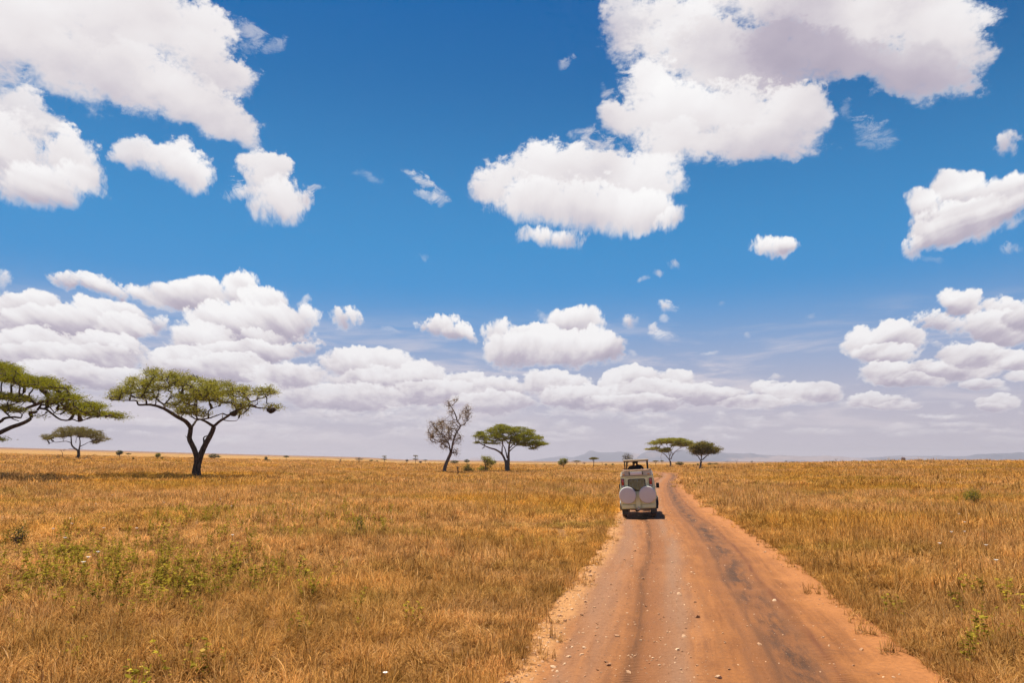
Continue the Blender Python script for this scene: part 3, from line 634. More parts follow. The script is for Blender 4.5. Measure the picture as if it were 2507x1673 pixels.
L_GREY = leaf_mat('greyish_twig', [(0, (.12, .10, .08)), (.5, (.25, .20, .15)), (1, (.34, .28, .2))])
L_RED = leaf_mat('reddish_leaf', [(0, (.06, .035, .02)), (.5, (.18, .07, .035)), (1, (.28, .12, .06))])

def tube(V, F, pts, rads, sides=6):
    pts = [Vector(p) for p in pts]; k0 = len(V); n = len(pts)
    ref = Vector((.31, .17, .93)).normalized()
    for i, p in enumerate(pts):
        t = (pts[min(i + 1, n - 1)] - pts[max(i - 1, 0)])
        t = t.normalized() if t.length > 1e-9 else Vector((0, 0, 1))
        r = ref if abs(t.dot(ref)) < .95 else Vector((1, 0, 0))
        a = t.cross(r).normalized(); b = t.cross(a)
        for s in range(sides):
            an = 2*math.pi*s/sides; V.append(tuple(p + (a*math.cos(an) + b*math.sin(an))*rads[i]))
    for i in range(n - 1):
        for s in range(sides):
            q = (s + 1) % sides; F.append((k0 + i*sides + s, k0 + i*sides + q, k0 + (i + 1)*sides + q, k0 + (i + 1)*sides + s))
    F.append(tuple(k0 + s for s in range(sides))[::-1]); F.append(tuple(k0 + (n - 1)*sides + s for s in range(sides)))
def smooth_line(pts, rads, r, jit, n=4):
    P = [np.array(p, float) for p in pts]; P = [2*P[0] - P[1]] + P + [2*P[-1] - P[-2]]
    out, ro = [], []
    for i in range(1, len(P) - 2):
        for t in np.linspace(0, 1, n, endpoint=False):
            q = .5*((2*P[i]) + (-P[i-1] + P[i+1])*t + (2*P[i-1] - 5*P[i] + 4*P[i+1] - P[i+2])*t*t + (-P[i-1] + 3*P[i] - 3*P[i+1] + P[i+2])*t**3)
            out.append(q + (r.normal(0, jit, 3) if (i > 1 or t > 0) else 0)); ro.append(rads[i-1]*(1 - t) + rads[i]*t)
    out.append(P[-2]); ro.append(rads[-1]); return out, ro
def grow(limbs, targets, r, tip=.012, twist=.12, rise=.25, maxseg=60):
    "limbs: list of (points, radii) already in metres.  targets (N,3) get a branch each, joined to the nearest wood"
    nodes = []; par = []; rad = []
    for pts, rads in limbs:
        for p, q in zip(pts, rads): nodes.append(np.array(p)); par.append(-1); rad.append(q)
    nodes = list(nodes); nb = len(nodes); N = np.zeros((nb + len(targets)*3, 3)); N[:nb] = nodes; cnt = nb
    NR = np.zeros(len(N)); NR[:nb] = rad; NR[nb:] = .02
    base = N[:nb]
    dl = np.array([np.min(np.linalg.norm(base - t, axis=1)) for t in targets]); twigs = []
    for ti in np.argsort(dl):
        t = targets[ti]; dv = t - N[:cnt]; ds = np.linalg.norm(dv, axis=1)
        cost = ds*(1 + .8*np.maximum(0, -dv[:, 2]/(ds + 1e-6))) + np.where(NR[:cnt] > .35, 1.5, 0)
        j = int(np.argmin(cost)); a = N[j]; L = ds[j]
        m1 = a + (t - a)*.35 + np.array([0, 0, -rise*.3*L]) + r.normal(0, twist*L*.5, 3); m2 = a + (t - a)*.7 + np.array([0, 0, -rise*.18*L]) + r.normal(0, twist*L*.4, 3)
        k = cnt; N[k], N[k+1], N[k+2] = m1, m2, t; cnt += 3; twigs.append([j, k, L, 1])
    # pipe model: a twig carries those that sprang from it
    owner = {}
    for w, (j, k, L, c) in enumerate(twigs): owner[k] = owner[k+1] = owner[k+2] = w
    for w in range(len(twigs) - 1, -1, -1):
        j = twigs[w][0]
        if j in owner: twigs[owner[j]][3] += twigs[w][3]
    out = []
    for j, k, L, c in twigs:
        ra = tip*(1 + 1.15*(c**.5 - 1)) + tip*.9; out.append(([N[j], N[k], N[k+1], N[k+2]], [ra*1.1, ra, ra*.8, tip*.6]))
    return out
def leaves(anchors, r, n, size, asp, spread, flat=.35, up=.35, mode='spray'):
    "small leaf faces round each anchor; flat squashes them into level sprays"
    m = len(anchors); A = np.repeat(np.asarray(anchors), n, 0); k = len(A)
    off = r.normal(0, 1, (k, 3))*np.array([spread, spread, spread*flat]); c = A + off
    d = r.normal(0, 1, (k, 3))*np.array([1, 1, .45]); d[:, 2] += up; d += off/spread*.5; d /= np.linalg.norm(d, axis=1)[:, None]
    s = np.cross(d, r.normal(0, 1, (k, 3))*np.array([.35, .35, 1])); s /= np.linalg.norm(s, axis=1)[:, None] + 1e-9
    l = (size*r.uniform(.55, 1.35, k))[:, None]; w = l*asp
    V = np.stack([c - d*l/2, c + s*w/2, c + d*l/2, c - s*w/2], 1).reshape(-1, 3)
    F = np.arange(k*4).reshape(-1, 4); rn = np.repeat(np.clip(r.random(k)*.7 + .3*np.repeat(r.random(m), n), 0, 1), 4)
    return V, F, rn
def build_tree(name, label, cat, base_px, limbs, pads, conv, bark, leaf, seed, npts, leafk, tipr, r_scale=1.0, depth_k=.8, rise=.25, group=None, dist=None, leaf_on=True, cover=True):
    """limbs: [( [(X,Y[,depth m])...], w0, w1 )], pads: [(X,Y,rx,ry)] in the zoomed picture's pixels; conv turns them into photo pixels"""
    r = np.random.default_rng(seed); bx, by = base_px
    if dist is None: x, y, z, ok = ground_px(bx, by)
    else:
        d = pdir(bx, by); h = math.hypot(d.x, d.y); x, y = d.x/h*dist, d.y/h*dist; z = float(terrain(x, y))
    D = y                                       # depth along the view axis
    root = empty(name, (x, y, z)); tag(root, label, cat, group)
    def m3(X, Y, dep=0.0):
        px, py = conv(X, Y); d = pdir(px, py); t = (D + dep)/d.y
        return np.array([d.x*t - x, dep, CAMZ + d.z*t - z])
    pxm = D/FPX/conv.k
    L = []; first = True
    for pts, w0, w1 in limbs:
        P = [m3(*p) for p in pts]; n = len(P)
        if first: P[0][2] = -.25
        R_ = [(w0 + (w1 - w0)*i/(n - 1))*pxm/2*r_scale for i in range(n)]
        if first: R_[0] *= 1.25; first = False
        L.append(smooth_line(P, R_, r, pxm*.8))
    V, F = [], []
    for pts, rads in L: tube(V, F, pts, rads, 9 if rads[0] > .2 else 6)
    # crown: points in the pads, spread in depth like the crown is wide
    area = np.array([p[2]*p[3] for p in pads], float); area /= area.sum(); T_ = []
    X0 = np.average([p[0] for p in pads], weights=area); RX = max(abs(p[0] - X0) + p[2]*.8 for p in pads)
    for p, w in zip(pads, area):
        q = max(2, int(round(npts*w)))
        g = r.uniform(-1, 1, (q*3, 2)); g = g[np.hypot(*g.T) < 1][:q]
        for a, b in g:
            X = p[0] + a*p[2]; Y = p[1] + b*p[3]
            dm = depth_k*pxm*math.sqrt(max(RX*RX - (X - X0)**2, (RX*.2)**2)); T_.append(m3(X, Y, float(r.uniform(-dm, dm))))
    T_ = np.array(T_)
    tw = grow(L, T_, r, tipr, rise=rise)
    for pts, rads in tw: tube(V, F, pts, rads, 4)
    mesh_obj('trunk', V, F, bark, root, True)
    n, size, asp, spread, flat, up = leafk
    anch = np.concatenate([T_, np.array([t[0][2] for t in tw]), np.array([(t[0][2] + t[0][3])/2 for t in tw])]) if cover else T_
    V, F, rn = leaves(anch, r, n, size, asp, spread, flat, up)
    o = bpy.data.objects.new('crown', fast_mesh('crown', V, F, 4, leaf, {'rnd': rn})); COL.objects.link(o); o.parent = root
    return root, m3
class Conv:
    def __init__(s, ox, oy, k): s.ox, s.oy, s.k = ox, oy, k
    def __call__(s, X, Y): return s.ox + X/s.k, s.oy + Y/s.k

# -- the forked acacia
c5 = Conv(240, 880, 4.896)
T1, t1 = build_tree('acacia_tree', 'large sparse flat-topped acacia with a forked black trunk and weaver nests', 'tree', (480.5, 1168.5), [
 ([(1180,1415),(1182,1320),(1200,1230)], 98, 84),
 ([(1185,1250),(1182,1180),(1150,1070),(1098,965),(1106,880),(1115,810)], 64, 52),
 ([(1112,820,0),(1050,745,-1),(950,690,-2),(870,640,-2.5),(790,592,-3),(700,560,-3.5),(610,545,-4),(490,548,-4),(462,500,-4),(380,495,-4.5),(250,492,-5),(150,478,-5)], 50, 5),
 ([(800,595,-3),(790,545,-2),(720,495,-1),(680,450,0),(600,405,1),(500,380,2)], 26, 6), ([(800,540,-2),(870,450,1),(880,380,3)], 20, 6),
 ([(1122,815,0),(1160,765,1),(1190,728,2),(1300,715,3),(1400,685,4),(1490,650,5)], 30, 10), ([(1190,728,2),(1130,690,3),(1100,610,4),(1040,540,5)], 18, 6),
 ([(1325,708,3),(1325,625,3.5),(1380,585,4),(1450,560,5)], 20, 7), ([(1200,728,1),(1150,620,-2),(1160,520,-4),(1180,440,-5)], 18, 6),
 ([(1205,1240),(1235,1140),(1280,1040),(1340,930),(1370,870),(1392,805)], 74, 52),
 ([(1390,808,0),(1310,758,-1),(1245,728,-2),(1180,715,-3)], 36, 16),
 ([(1400,795,0),(1460,745,-1),(1560,680,-2),(1650,618,-3),(1780,568,-4),(1828,515,-4),(1900,490,-3),(1918,435,-2),(2000,420,-1),(2100,380,0)], 34, 5),
 ([(1800,560,-4),(1900,577,-5),(2000,590,-6),(2070,600,-6),(2160,625,-6)], 14, 4), ([(1510,732,-1),(1600,742,-1),(1660,735,0),(1690,700,1)], 12, 4), ([(1495,730,-1),(1490,650,1)], 14, 6),
 ([(1272,1015),(1268,940),(1312,918)], 24, 10), ([(1090,985),(1072,950),(1046,916)], 14, 3)],
 [(700,165,150,55),(950,200,190,60),(450,270,150,60),(270,420,140,60),(330,370,150,50),(750,310,260,80),(1150,290,260,80),(1450,320,230,70),(1700,390,190,65),(2000,380,150,60),(600,430,160,50),(1100,440,220,80),(1450,450,200,80),
  (1080,590,150,55),(1700,530,130,55),(1720,640,80,30),(2100,575,90,32),(1260,650,120,40),(900,550,90,50),(180,460,60,25),(1000,640,70,40),(1300,420,200,70)],
 c5, BARK, L_OLIVE, 11, 820, (14, .40, .19, .42, .5, .35), .022, depth_k=.75)
def nest(m3, X, Y, dep, s, label):
    p = m3(X, Y, dep); r = np.random.default_rng(int(X)); c = Vector(T1.location) + Vector(p)
    V, F = [], []
    for _ in range(420):
        d = Vector(r.normal(0, 1, 3)).normalized(); q = Vector((d.x*s*1.15, d.y*s*1.15, d.z*s*.55 - .35*s*max(0, 1 - d.x*d.x*2.5)))*r.uniform(.5, 1.05); t = Vector(r.normal(0, 1, 3)).normalized().cross(d).normalized()*s*.5
        tube(V, F, [q - t, q + d*.03, q + t + Vector((0, 0, -s*.25*r.random()))], [.02, .024, .01], 3)
    o = mesh_obj('weaver_nest', V, F, NEST); o.location = c; tag(o, label, 'nest')
NEST = bark_mat('nest_straw', (.03, .02, .012), (.12, .08, .045))
nest(t1, 2075, 605, -6, .50, 'ragged dark weaver nest at the right tip of the forked acacia')
nest(t1, 1625, 650, -3, .42, 'dark weaver nest low on the right-hand limb of the forked acacia')
nest(t1, 1690, 550, -3, .34, 'brown weaver nest inside the crown of the forked acacia, above another nest')

# -- the big acacia whose trunk stands outside the frame
c6 = Conv(0, 870, 5.6)
build_tree('acacia_tree', 'spreading green acacia reaching in from the left edge of the photo', 'tree', (-150, 1168), [
 ([(-840,1669),(-830,1500),(-780,1360)], 150, 120), ([(-790,1380),(-600,1240),(-380,1150),(-150,1110),(0,1062),(150,992),(290,942),(395,892),(432,845),(408,785),(490,785),(538,720),(568,678)], 78, 26),
 ([(545,728,0),(640,748,-1),(720,808,-2),(800,868,-3),(900,896,-3),(1000,882,-3.5),(1080,908,-4),(1200,872,-4),(1300,850,-4.5),(1450,838,-5),(1560,830,-5)], 30, 5),
 ([(568,680,0),(650,692,1),(690,720,2),(715,655,3),(800,620,4),(900,600,5)], 24, 6), ([(720,810,-2),(790,760,-1),(880,720,0),(1000,700,1)], 16, 6), ([(690,720,2),(760,800,3),(830,810,4)], 16, 6),
 ([(-790,1380),(-500,1150),(-250,1020),(0,915),(60,868),(180,850),(285,858),(305,815)], 60, 16), ([(-700,1280),(-400,900),(-150,740),(0,722),(90,800),(170,870),(262,906)], 50, 8),
 ([(-150,740,0),(0,560,2),(20,400,3),(60,300,4)], 36, 12), ([(190,640,0),(330,510,1),(345,440,2),(300,380,3)], 28, 10), ([(0,720,0),(120,690,-1),(300,640,-2),(480,640,-2)], 24, 6), ([(-780,1380),(-900,1000),(-1100,700),(-1300,500)], 70, 16), ([(-780,1360),(-760,900),(-640,600),(-500,350)], 60, 14), ([(-300,1110,0),(-150,1150,1),(0,1158,2)], 14, 4)],
 [(-100,135,230,60),(120,190,210,55),(60,290,300,70),(330,340,300,60),(560,400,240,60),(820,440,200,38),(620,340,150,40),(850,560,220,55),(1000,590,140,35),(1150,680,230,45),(1300,700,110,35),(1200,790,240,42),(1500,812,190,32),(1640,850,80,22),
  (20,560,260,45),(280,590,150,38),(700,640,120,40),(1000,740,140,40),(230,750,150,32),(100,700,120,30),(540,840,50,16),(20,1155,55,20),(-60,1150,60,25),
  (-500,80,330,90),(-900,150,350,100),(-600,350,400,90),(-1200,400,350,100),(-1500,600,250,70),(-350,620,300,60)],
 c6, BARK, L_GREEN, 12, 1650, (17, .34, .20, .55, .28, .2), .024, depth_k=.6, rise=.1)

# -- the small acacia behind it
build_tree('acacia_tree', 'small brownish flat-topped acacia standing alone between the left-edge acacia and the forked one', 'tree', (186, 1126), [
 ([(1045,1435),(1078,1375),(1074,1300)], 44, 34), ([(1068,1310),(990,1245),(978,1160),(972,1100)], 24, 12), ([(975,1205,0),(905,1182,-1),(760,1196,-2),(738,1178,-2)], 12, 5),
 ([(1085,1300),(1100,1200),(1085,1110)], 20, 9), ([(1100,1255,0),(1180,1215,1),(1260,1175,2)], 13, 5), ([(1040,1292),(940,1284)], 7, 4), ([(1090,1290),(1140,1275)], 6, 3), ([(1040,1200,0),(1050,1130,2)], 10, 5), ([(740,1180,-2),(690,1210,-2),(650,1230,-2)], 6, 3)],
 [(960,1030,200,55),(1130,1030,150,45),(1250,1080,180,60),(680,1120,110,38),(1370,1140,130,42),(850,1090,130,45),(1100,1080,250,40),(640,1140,60,20),(1280,1200,50,18)],
 c6, BARK, L_BROWN, 13, 420, (20, .40, .28, .55, .35, .3), .03, rise=.1)

# -- centre: leafless tree and the green umbrella
c3 = Conv(950, 950, 4.7)
build_tree('bare_tree', 'tall leaning half-leafless tree with brown twigs beside the green acacia', 'tree', (1089, 1160.5), [
 ([(655,990),(652,930),(680,850),(718,760),(724,725)], 42, 34), ([(728,738),(746,640),(780,530),(832,440),(802,390),(772,300),(742,240),(702,182),(688,150)], 24, 6), ([(832,440),(880,420),(902,380),(932,300),(902,240)], 12, 5),
 ([(802,390,0),(840,320,1),(872,240,1)], 9, 4), ([(735,212),(790,150),(812,120)], 8, 4), ([(716,730),(696,640),(640,570),(580,500),(520,430),(488,390)], 18, 5), ([(692,620,0),(702,540,1),(680,440,1),(620,370,2)], 12, 4), ([(640,570),(540,560),(480,520)], 9, 4),
 ([(722,720,0),(762,640,-1),(802,600,-1),(842,560,-1)], 11, 4), ([(706,700,0),(620,640,1),(540,600,1),(500,560,1)], 10, 4)],
 [(540,420,80,50),(515,500,60,70),(620,480,100,80),(570,600,90,60),(650,400,70,60),(690,180,45,40),(780,135,45,25),(910,260,55,60),(930,330,45,50),(860,320,50,60),(760,430,50,70),(805,590,45,60),(640,670,50,50),(785,740,40,50),(680,560,60,70),(725,270,35,60),(720,480,40,60),(480,540,40,60),(880,400,30,30)],
 c3, BARKG, L_DRY, 14, 560, (5, .24, .40, .34, 1.0, -.1), .021, depth_k=.7, rise=0.0)
build_tree('acacia_tree', 'bright green umbrella acacia with a double trunk right of the bare leaning tree', 'tree', (1242.5, 1157.5), [
 ([(1374,978),(1372,900),(1368,830)], 54, 46), ([(1382,930),(1386,830),(1388,760),(1396,650),(1430,560)], 36, 14), ([(1358,920),(1352,850),(1308,762),(1240,715),(1150,686),(1060,640),(1012,620)], 32, 6),
 ([(1372,810,0),(1346,700,1),(1310,645,2)], 16, 7), ([(1312,765,0),(1312,700,-1),(1322,660,-2)], 20, 8), ([(1398,730,0),(1450,682,1),(1520,650,2)], 14, 6), ([(1395,700,0),(1480,620,-2),(1600,600,-3)], 14, 6), ([(1600,640,0),(1660,700,0),(1690,722,0)], 10, 4), ([(1110,680,0),(1080,705,0)], 14, 5), ([(1390,640,0),(1300,560,2),(1200,520,3)], 14, 5)],
 [(1310,445,90,26),(1330,480,190,36),(1150,520,130,36),(1460,485,190,36),(1380,540,220,36),(1070,565,90,26),(1600,560,150,40),(1220,590,140,26),(1560,625,190,40),(1760,640,110,22),(1620,500,80,22),(1700,580,90,24),(1080,630,80,18),(1480,590,140,36),(1680,695,45,18),(1660,655,130,26),(1240,640,80,14)],
 c3, BARKG, L_GREEN, 15, 640, (26, .30, .30, .42, .26, .25), .022, rise=.12)

# -- right pair by the bend in the road
c4 = Conv(1350, 1040, 3.917)
build_tree('acacia_tree', 'wide thin umbrella acacia with a pale trunk beyond the bend in the road', 'tree', (1641.5, 1149), [
 ([(1143,436),(1143,390),(1140,350)], 19, 15), ([(1138,350),(1100,300),(1050,265),(1000,250),(950,240)], 9, 3), ([(1135,340),(1130,290),(1110,240),(1060,200)], 9, 3), ([(1145,335),(1170,280),(1220,235),(1290,200)], 10, 3), ([(1141,300),(1150,250),(1180,200)], 7, 3), ([(1200,262,0),(1255,245,1)], 4, 2), ([(1058,275,0),(1050,310,0),(1056,350,0)], 3, 2), ([(1165,290,0),(1130,230,2),(1090,180,3)], 6, 3)],
 [(1150,140,130,13),(1060,165,100,16),(1180,160,160,18),(1280,180,90,16),(970,180,45,9),(960,235,65,10),(1000,222,45,9),(1080,250,55,14),(1090,235,50,16),(1220,195,90,11),(1290,200,60,13)],
 c4, BARKP, L_OLIVE, 16, 420, (20, .42, .32, .50, .26, .2), .028, rise=.1)
build_tree('acacia_tree', 'rounded dense olive tree standing to the right of the wide umbrella acacia', 'tree', (1714.5, 1150.5), [
 ([(1427,434),(1430,390),(1437,350)], 22, 17), ([(1434,350),(1400,300),(1372,280)], 10, 4), ([(1438,345),(1440,260),(1442,200)], 10, 4), ([(1446,340),(1490,300),(1530,270)], 12, 4), ([(1440,300,0),(1470,250,2),(1500,210,3)], 8, 3), ([(1436,310,0),(1420,250,-2),(1400,210,-3)], 8, 3)],
 [(1375,230,50,32),(1390,262,60,20),(1450,185,40,22),(1440,215,90,28),(1510,230,70,34),(1590,240,48,14),(1440,262,80,24),(1540,262,50,16),(1470,200,40,14),(1530,195,22,14)],
 c4, BARKG, L_BROWN, 17, 330, (12, .40, .42, .60, .5, .2), .03, rise=.15)

# -- young trees and shrubs near the bare tree
build_tree('thorn_tree', 'small leaning olive thorn tree under the left side of the green umbrella acacia', 'tree', (1189.5, 1160), [
 ([(1125,992),(1122,930),(1112,860),(1110,800)], 15, 7), ([(1120,930),(1080,940)], 6, 3), ([(1114,870),(1160,820),(1190,850)], 8, 3)],
 [(1150,830,48,36),(1170,870,40,36),(1100,810,25,20),(1080,940,34,22),(1130,935,30,26),(1205,860,20,12)], c3, BARKG, L_OLIVE, 18, 150, (8, .24, .38, .30, .8, .1), .015)
build_tree('thorn_shrub', 'dark spiky thorn shrub between the bare tree and the small leaning thorn tree', 'shrub', (1146, 1160), [
 ([(925,990),(922,930),(918,885)], 9, 4), ([(925,970),(960,930)], 5, 3), ([(922,960),(890,920)], 5, 3)],
 [(930,955,50,28),(920,905,20,24),(965,945,34,12),(895,935,24,20)], c3, BARKG, L_BROWN, 19, 110, (7, .24, .3, .26, .8, .3), .013)
def stump():
    x, y, z, ok = ground_px(1120.5, 1166); V, F = [], []; r = np.random.default_rng(3)
    s = y/FPX/4.7
    pts, rd = smooth_line([(0, 0, -.2), (.06, 0, 40*s), (-.02, 0, 80*s), (.03, 0, 105*s)], [8*s, 7*s, 7*s, 4*s], r, .02); tube(V, F, pts, rd, 7)
    tube(V, F, [(.0, 0, 88*s), (-.25, 0, 100*s), (-.42, 0, 101*s)], [5*s, 4*s, 2*s], 5); tube(V, F, [(.0, 0, 92*s), (.22, .05, 96*s), (.3, .05, 84*s)], [5*s, 4*s, 2*s], 5)
    o = mesh_obj('dead_stump', V, F, BARK, None, True); o.location = (x, y, z); tag(o, 'thin dead stump standing in the grass right of the bare leaning tree', 'stump')
stump()
def shrub(label, px, py, hpx, wpx, seed, leaf, n=300, leafn=7, name='leafy_shrub', size=.06):
    x, y, z, ok = ground_px(px, py); s = y/FPX; h, w = hpx*s, wpx*s/2; r = np.random.default_rng(seed); root = empty(name, (x, y, z)); tag(root, label, 'shrub')
    T_ = []
    while len(T_) < n:
        a = r.uniform(-1, 1, 3)
        if np.linalg.norm(a) < 1: T_.append([a[0]*w, a[1]*w, h*(.55 + .45*a[2])])
    T_ = np.array(T_); st = [([np.array([0, 0, -.05]), np.array([r.normal(0, .25*w), r.normal(0, .25*w), h*.35])], [.015, .01]) for _ in range(5)]
    tw = grow(st, T_, r, .003, rise=.1); V, F = [], []
    for pts, rads in st + tw: tube(V, F, pts, rads, 3)
    mesh_obj('stems', V, F, BARKG, root); V, F, rn = leaves(T_, r, leafn, size, .45, .07, 1, .3)
    o = bpy.data.objects.new('foliage', fast_mesh('foliage', V, F, 4, leaf, {'rnd': rn})); COL.objects.link(o); o.parent = root
shrub('round green shrub alone in the grass on the right of the road', 2382, 1240, 42, 36, 21, L_OLIVE)
shrub('dark green leafy shrub at the left edge of the grass, below the acacia shadow', 45, 1340, 50, 40, 22, L_BROWN, 150, 5)
shrub('thin upright leafy shrub right of the weed clumps, in the middle of the left grass', 880, 1310, 46, 20, 23, L_OLIVE, 80, 4)

# ------------------------------------------------------------------ far trees: a few kinds, every tree its own object
def kind_mesh(kind, seed):
    r = np.random.default_rng(seed); V, F = [], []; L = []; T_ = []   # unit height, unit half-width .5
    def limb(pts, r0, r1):
        n = len(pts); L.append(([np.array(p) for p in pts], list(np.linspace(r0, r1, n))))
    def blob(cx, cz, rx, rz, n):
        c = 0
        while c < n:
            a = r.uniform(-1, 1, 3)
            if np.linalg.norm(a) < 1: T_.append([cx + a[0]*rx, a[1]*rx, cz + a[2]*rz]); c += 1
    leafp = (14, .055, .5, .05, .6)
    if kind == 'umbrella':
        limb([(0, 0, -.05), (.02, 0, .35), (0, 0, .5)], .030, .022); limb([(0, 0, .45), (-.2, .05, .65), (-.32, .1, .8)], .016, .007); limb([(0, 0, .5), (.18, -.05, .68), (.3, -.1, .82)], .016, .007); limb([(0, 0, .5), (.03, .15, .85)], .014, .007)
        blob(-.12, .86, .36, .08, 80); blob(.2, .84, .28, .07, 60); blob(0, .93, .2, .05, 30); leafp = (14, .055, .5, .045, .4)
    elif kind == 'tiered':
        limb([(0, 0, -.05), (.02, 0, .4), (-.03, 0, .85)], .03, .012); limb([(0, 0, .4), (.25, .05, .5)], .015, .006); limb([(0, 0, .4), (-.25, -.05, .52)], .015, .006)
        blob(-.05, .93, .3, .05, 55); blob(.22, .52, .22, .06, 35); blob(-.25, .55, .22, .06, 35); blob(.1, .75, .25, .04, 20); leafp = (10, .05, .5, .04, .4)
    elif kind == 'dome':
        limb([(0, 0, -.05), (0, 0, .3)], .045, .035); limb([(0, 0, .25), (-.2, 0, .5)], .022, .01); limb([(0, 0, .25), (.2, .05, .5)], .022, .01)
        blob(0, .62, .42, .30, 150); blob(-.25, .5, .25, .15, 40); blob(.27, .5, .24, .15, 40); leafp = (10, .055, .6, .05, .6)
    elif kind == 'round':
        limb([(0, 0, -.05), (.01, 0, .35)], .05, .035); limb([(0, 0, .3), (-.2, 0, .55)], .022, .01); limb([(0, 0, .3), (.2, 0, .6)], .022, .01)
        blob(0, .66, .38, .32, 150); blob(-.22, .55, .25, .2, 50); blob(.2, .78, .2, .16, 40); leafp = (10, .06, .6, .05, .7)
    elif kind == 'bare':
        limb([(0, 0, -.05), (.03, 0, .3), (-.03, 0, .5)], .045, .03); limb([(-.03, 0, .48), (-.25, .05, .72), (-.4, .1, .86)], .02, .008); limb([(-.02, 0, .45), (.15, -.05, .7), (.28, 0, .95)], .02, .008)
        blob(-.25, .78, .22, .14, 26); blob(.22, .82, .2, .15, 26); leafp = (1, .03, .5, .03, 1)
    elif kind == 'snag':
        limb([(0, 0, -.05), (.02, 0, .5), (0, 0, .75)], .06, .045); limb([(0, 0, .6), (-.25, 0, .8), (-.5, 0, .98)], .04, .015); limb([(.01, 0, .5), (.12, 0, .7), (.15, 0, .98)], .03, .012); blob(0, .6, .1, .1, 3); leafp = (1, .02, .5, .02, 1)
    elif kind == 'twiggy':
        limb([(0, 0, -.05), (.02, 0, .3)], .035, .025); limb([(.02, 0, .28), (-.2, 0, .6)], .016, .006); limb([(.02, 0, .28), (.25, 0, .7)], .016, .006); limb([(.02, 0, .3), (.03, .05, .85)], .016, .006)
        blob(0, .65, .42, .32, 150); leafp = (5, .05, .35, .05, .8)
    else:  # bush
        limb([(0, 0, -.05), (0, 0, .3)], .05, .03); blob(0, .5, .42, .45, 120); blob(.2, .4, .3, .3, 40); leafp = (14, .08, .6, .08, .8)
    T_ = np.array(T_); tw = grow(L, T_, r, .0035, rise=.1)
    for pts, rads in L: tube(V, F, pts, rads, 6)
    for pts, rads in tw: tube(V, F, pts, rads, 3)
    me = bpy.data.meshes.new('far_wood'); me.from_pydata([tuple(v) for v in V], [], F); V2, F2, rn = leaves(T_, r, leafp[0], leafp[1], leafp[2], leafp[3], leafp[4], .2)
    return me, (V2, F2, rn)
FK = {}
def far_tree(px, py, hpx, wpx, kind, leaf, label, name=None, cat='tree', dist=None, bark=None, flip=False, group=None):
    key = (kind, leaf.name)
    if key not in FK:
        me, (V2, F2, rn) = kind_mesh(kind, sum(map(ord, kind))); me.materials.append(bark or BARK); FK[key] = (me, fast_mesh('far_leaves', V2, F2, 4, leaf, {'rnd': rn}))
    wood, lv = FK[key]
    if dist is None:
        x, y, z, ok = ground_px(px, py + .7, 2600)
        if math.hypot(x, y) > 1400: dist = 1400
    if dist: d = pdir(px, py); h = math.hypot(d.x, d.y); x, y = d.x/h*dist, d.y/h*dist; z = float(terrain(x, y))
    dt = pdir(px, py - hpx); ztop = CAMZ + dt.z/dt.y*y; H = max(ztop - z, hpx*y/FPX*.6); W = wpx*y/FPX
    nm = name or ('acacia_tree' if kind in ('umbrella', 'tiered') else 'bush' if kind == 'bush' else 'dead_tree' if kind in ('snag', 'bare') else 'savanna_tree')
    root = empty(nm, (x, y, z)); tag(root, label, cat, group)
    for nm2, me in (('trunk', wood), ('crown', lv)):
        o = bpy.data.objects.new(nm2, me); COL.objects.link(o); o.parent = root
        o.scale = (-W if flip else W, W, H); o.rotation_euler.z = 0 if kind in ('snag', 'bare') else (px*7.3) % 6.28
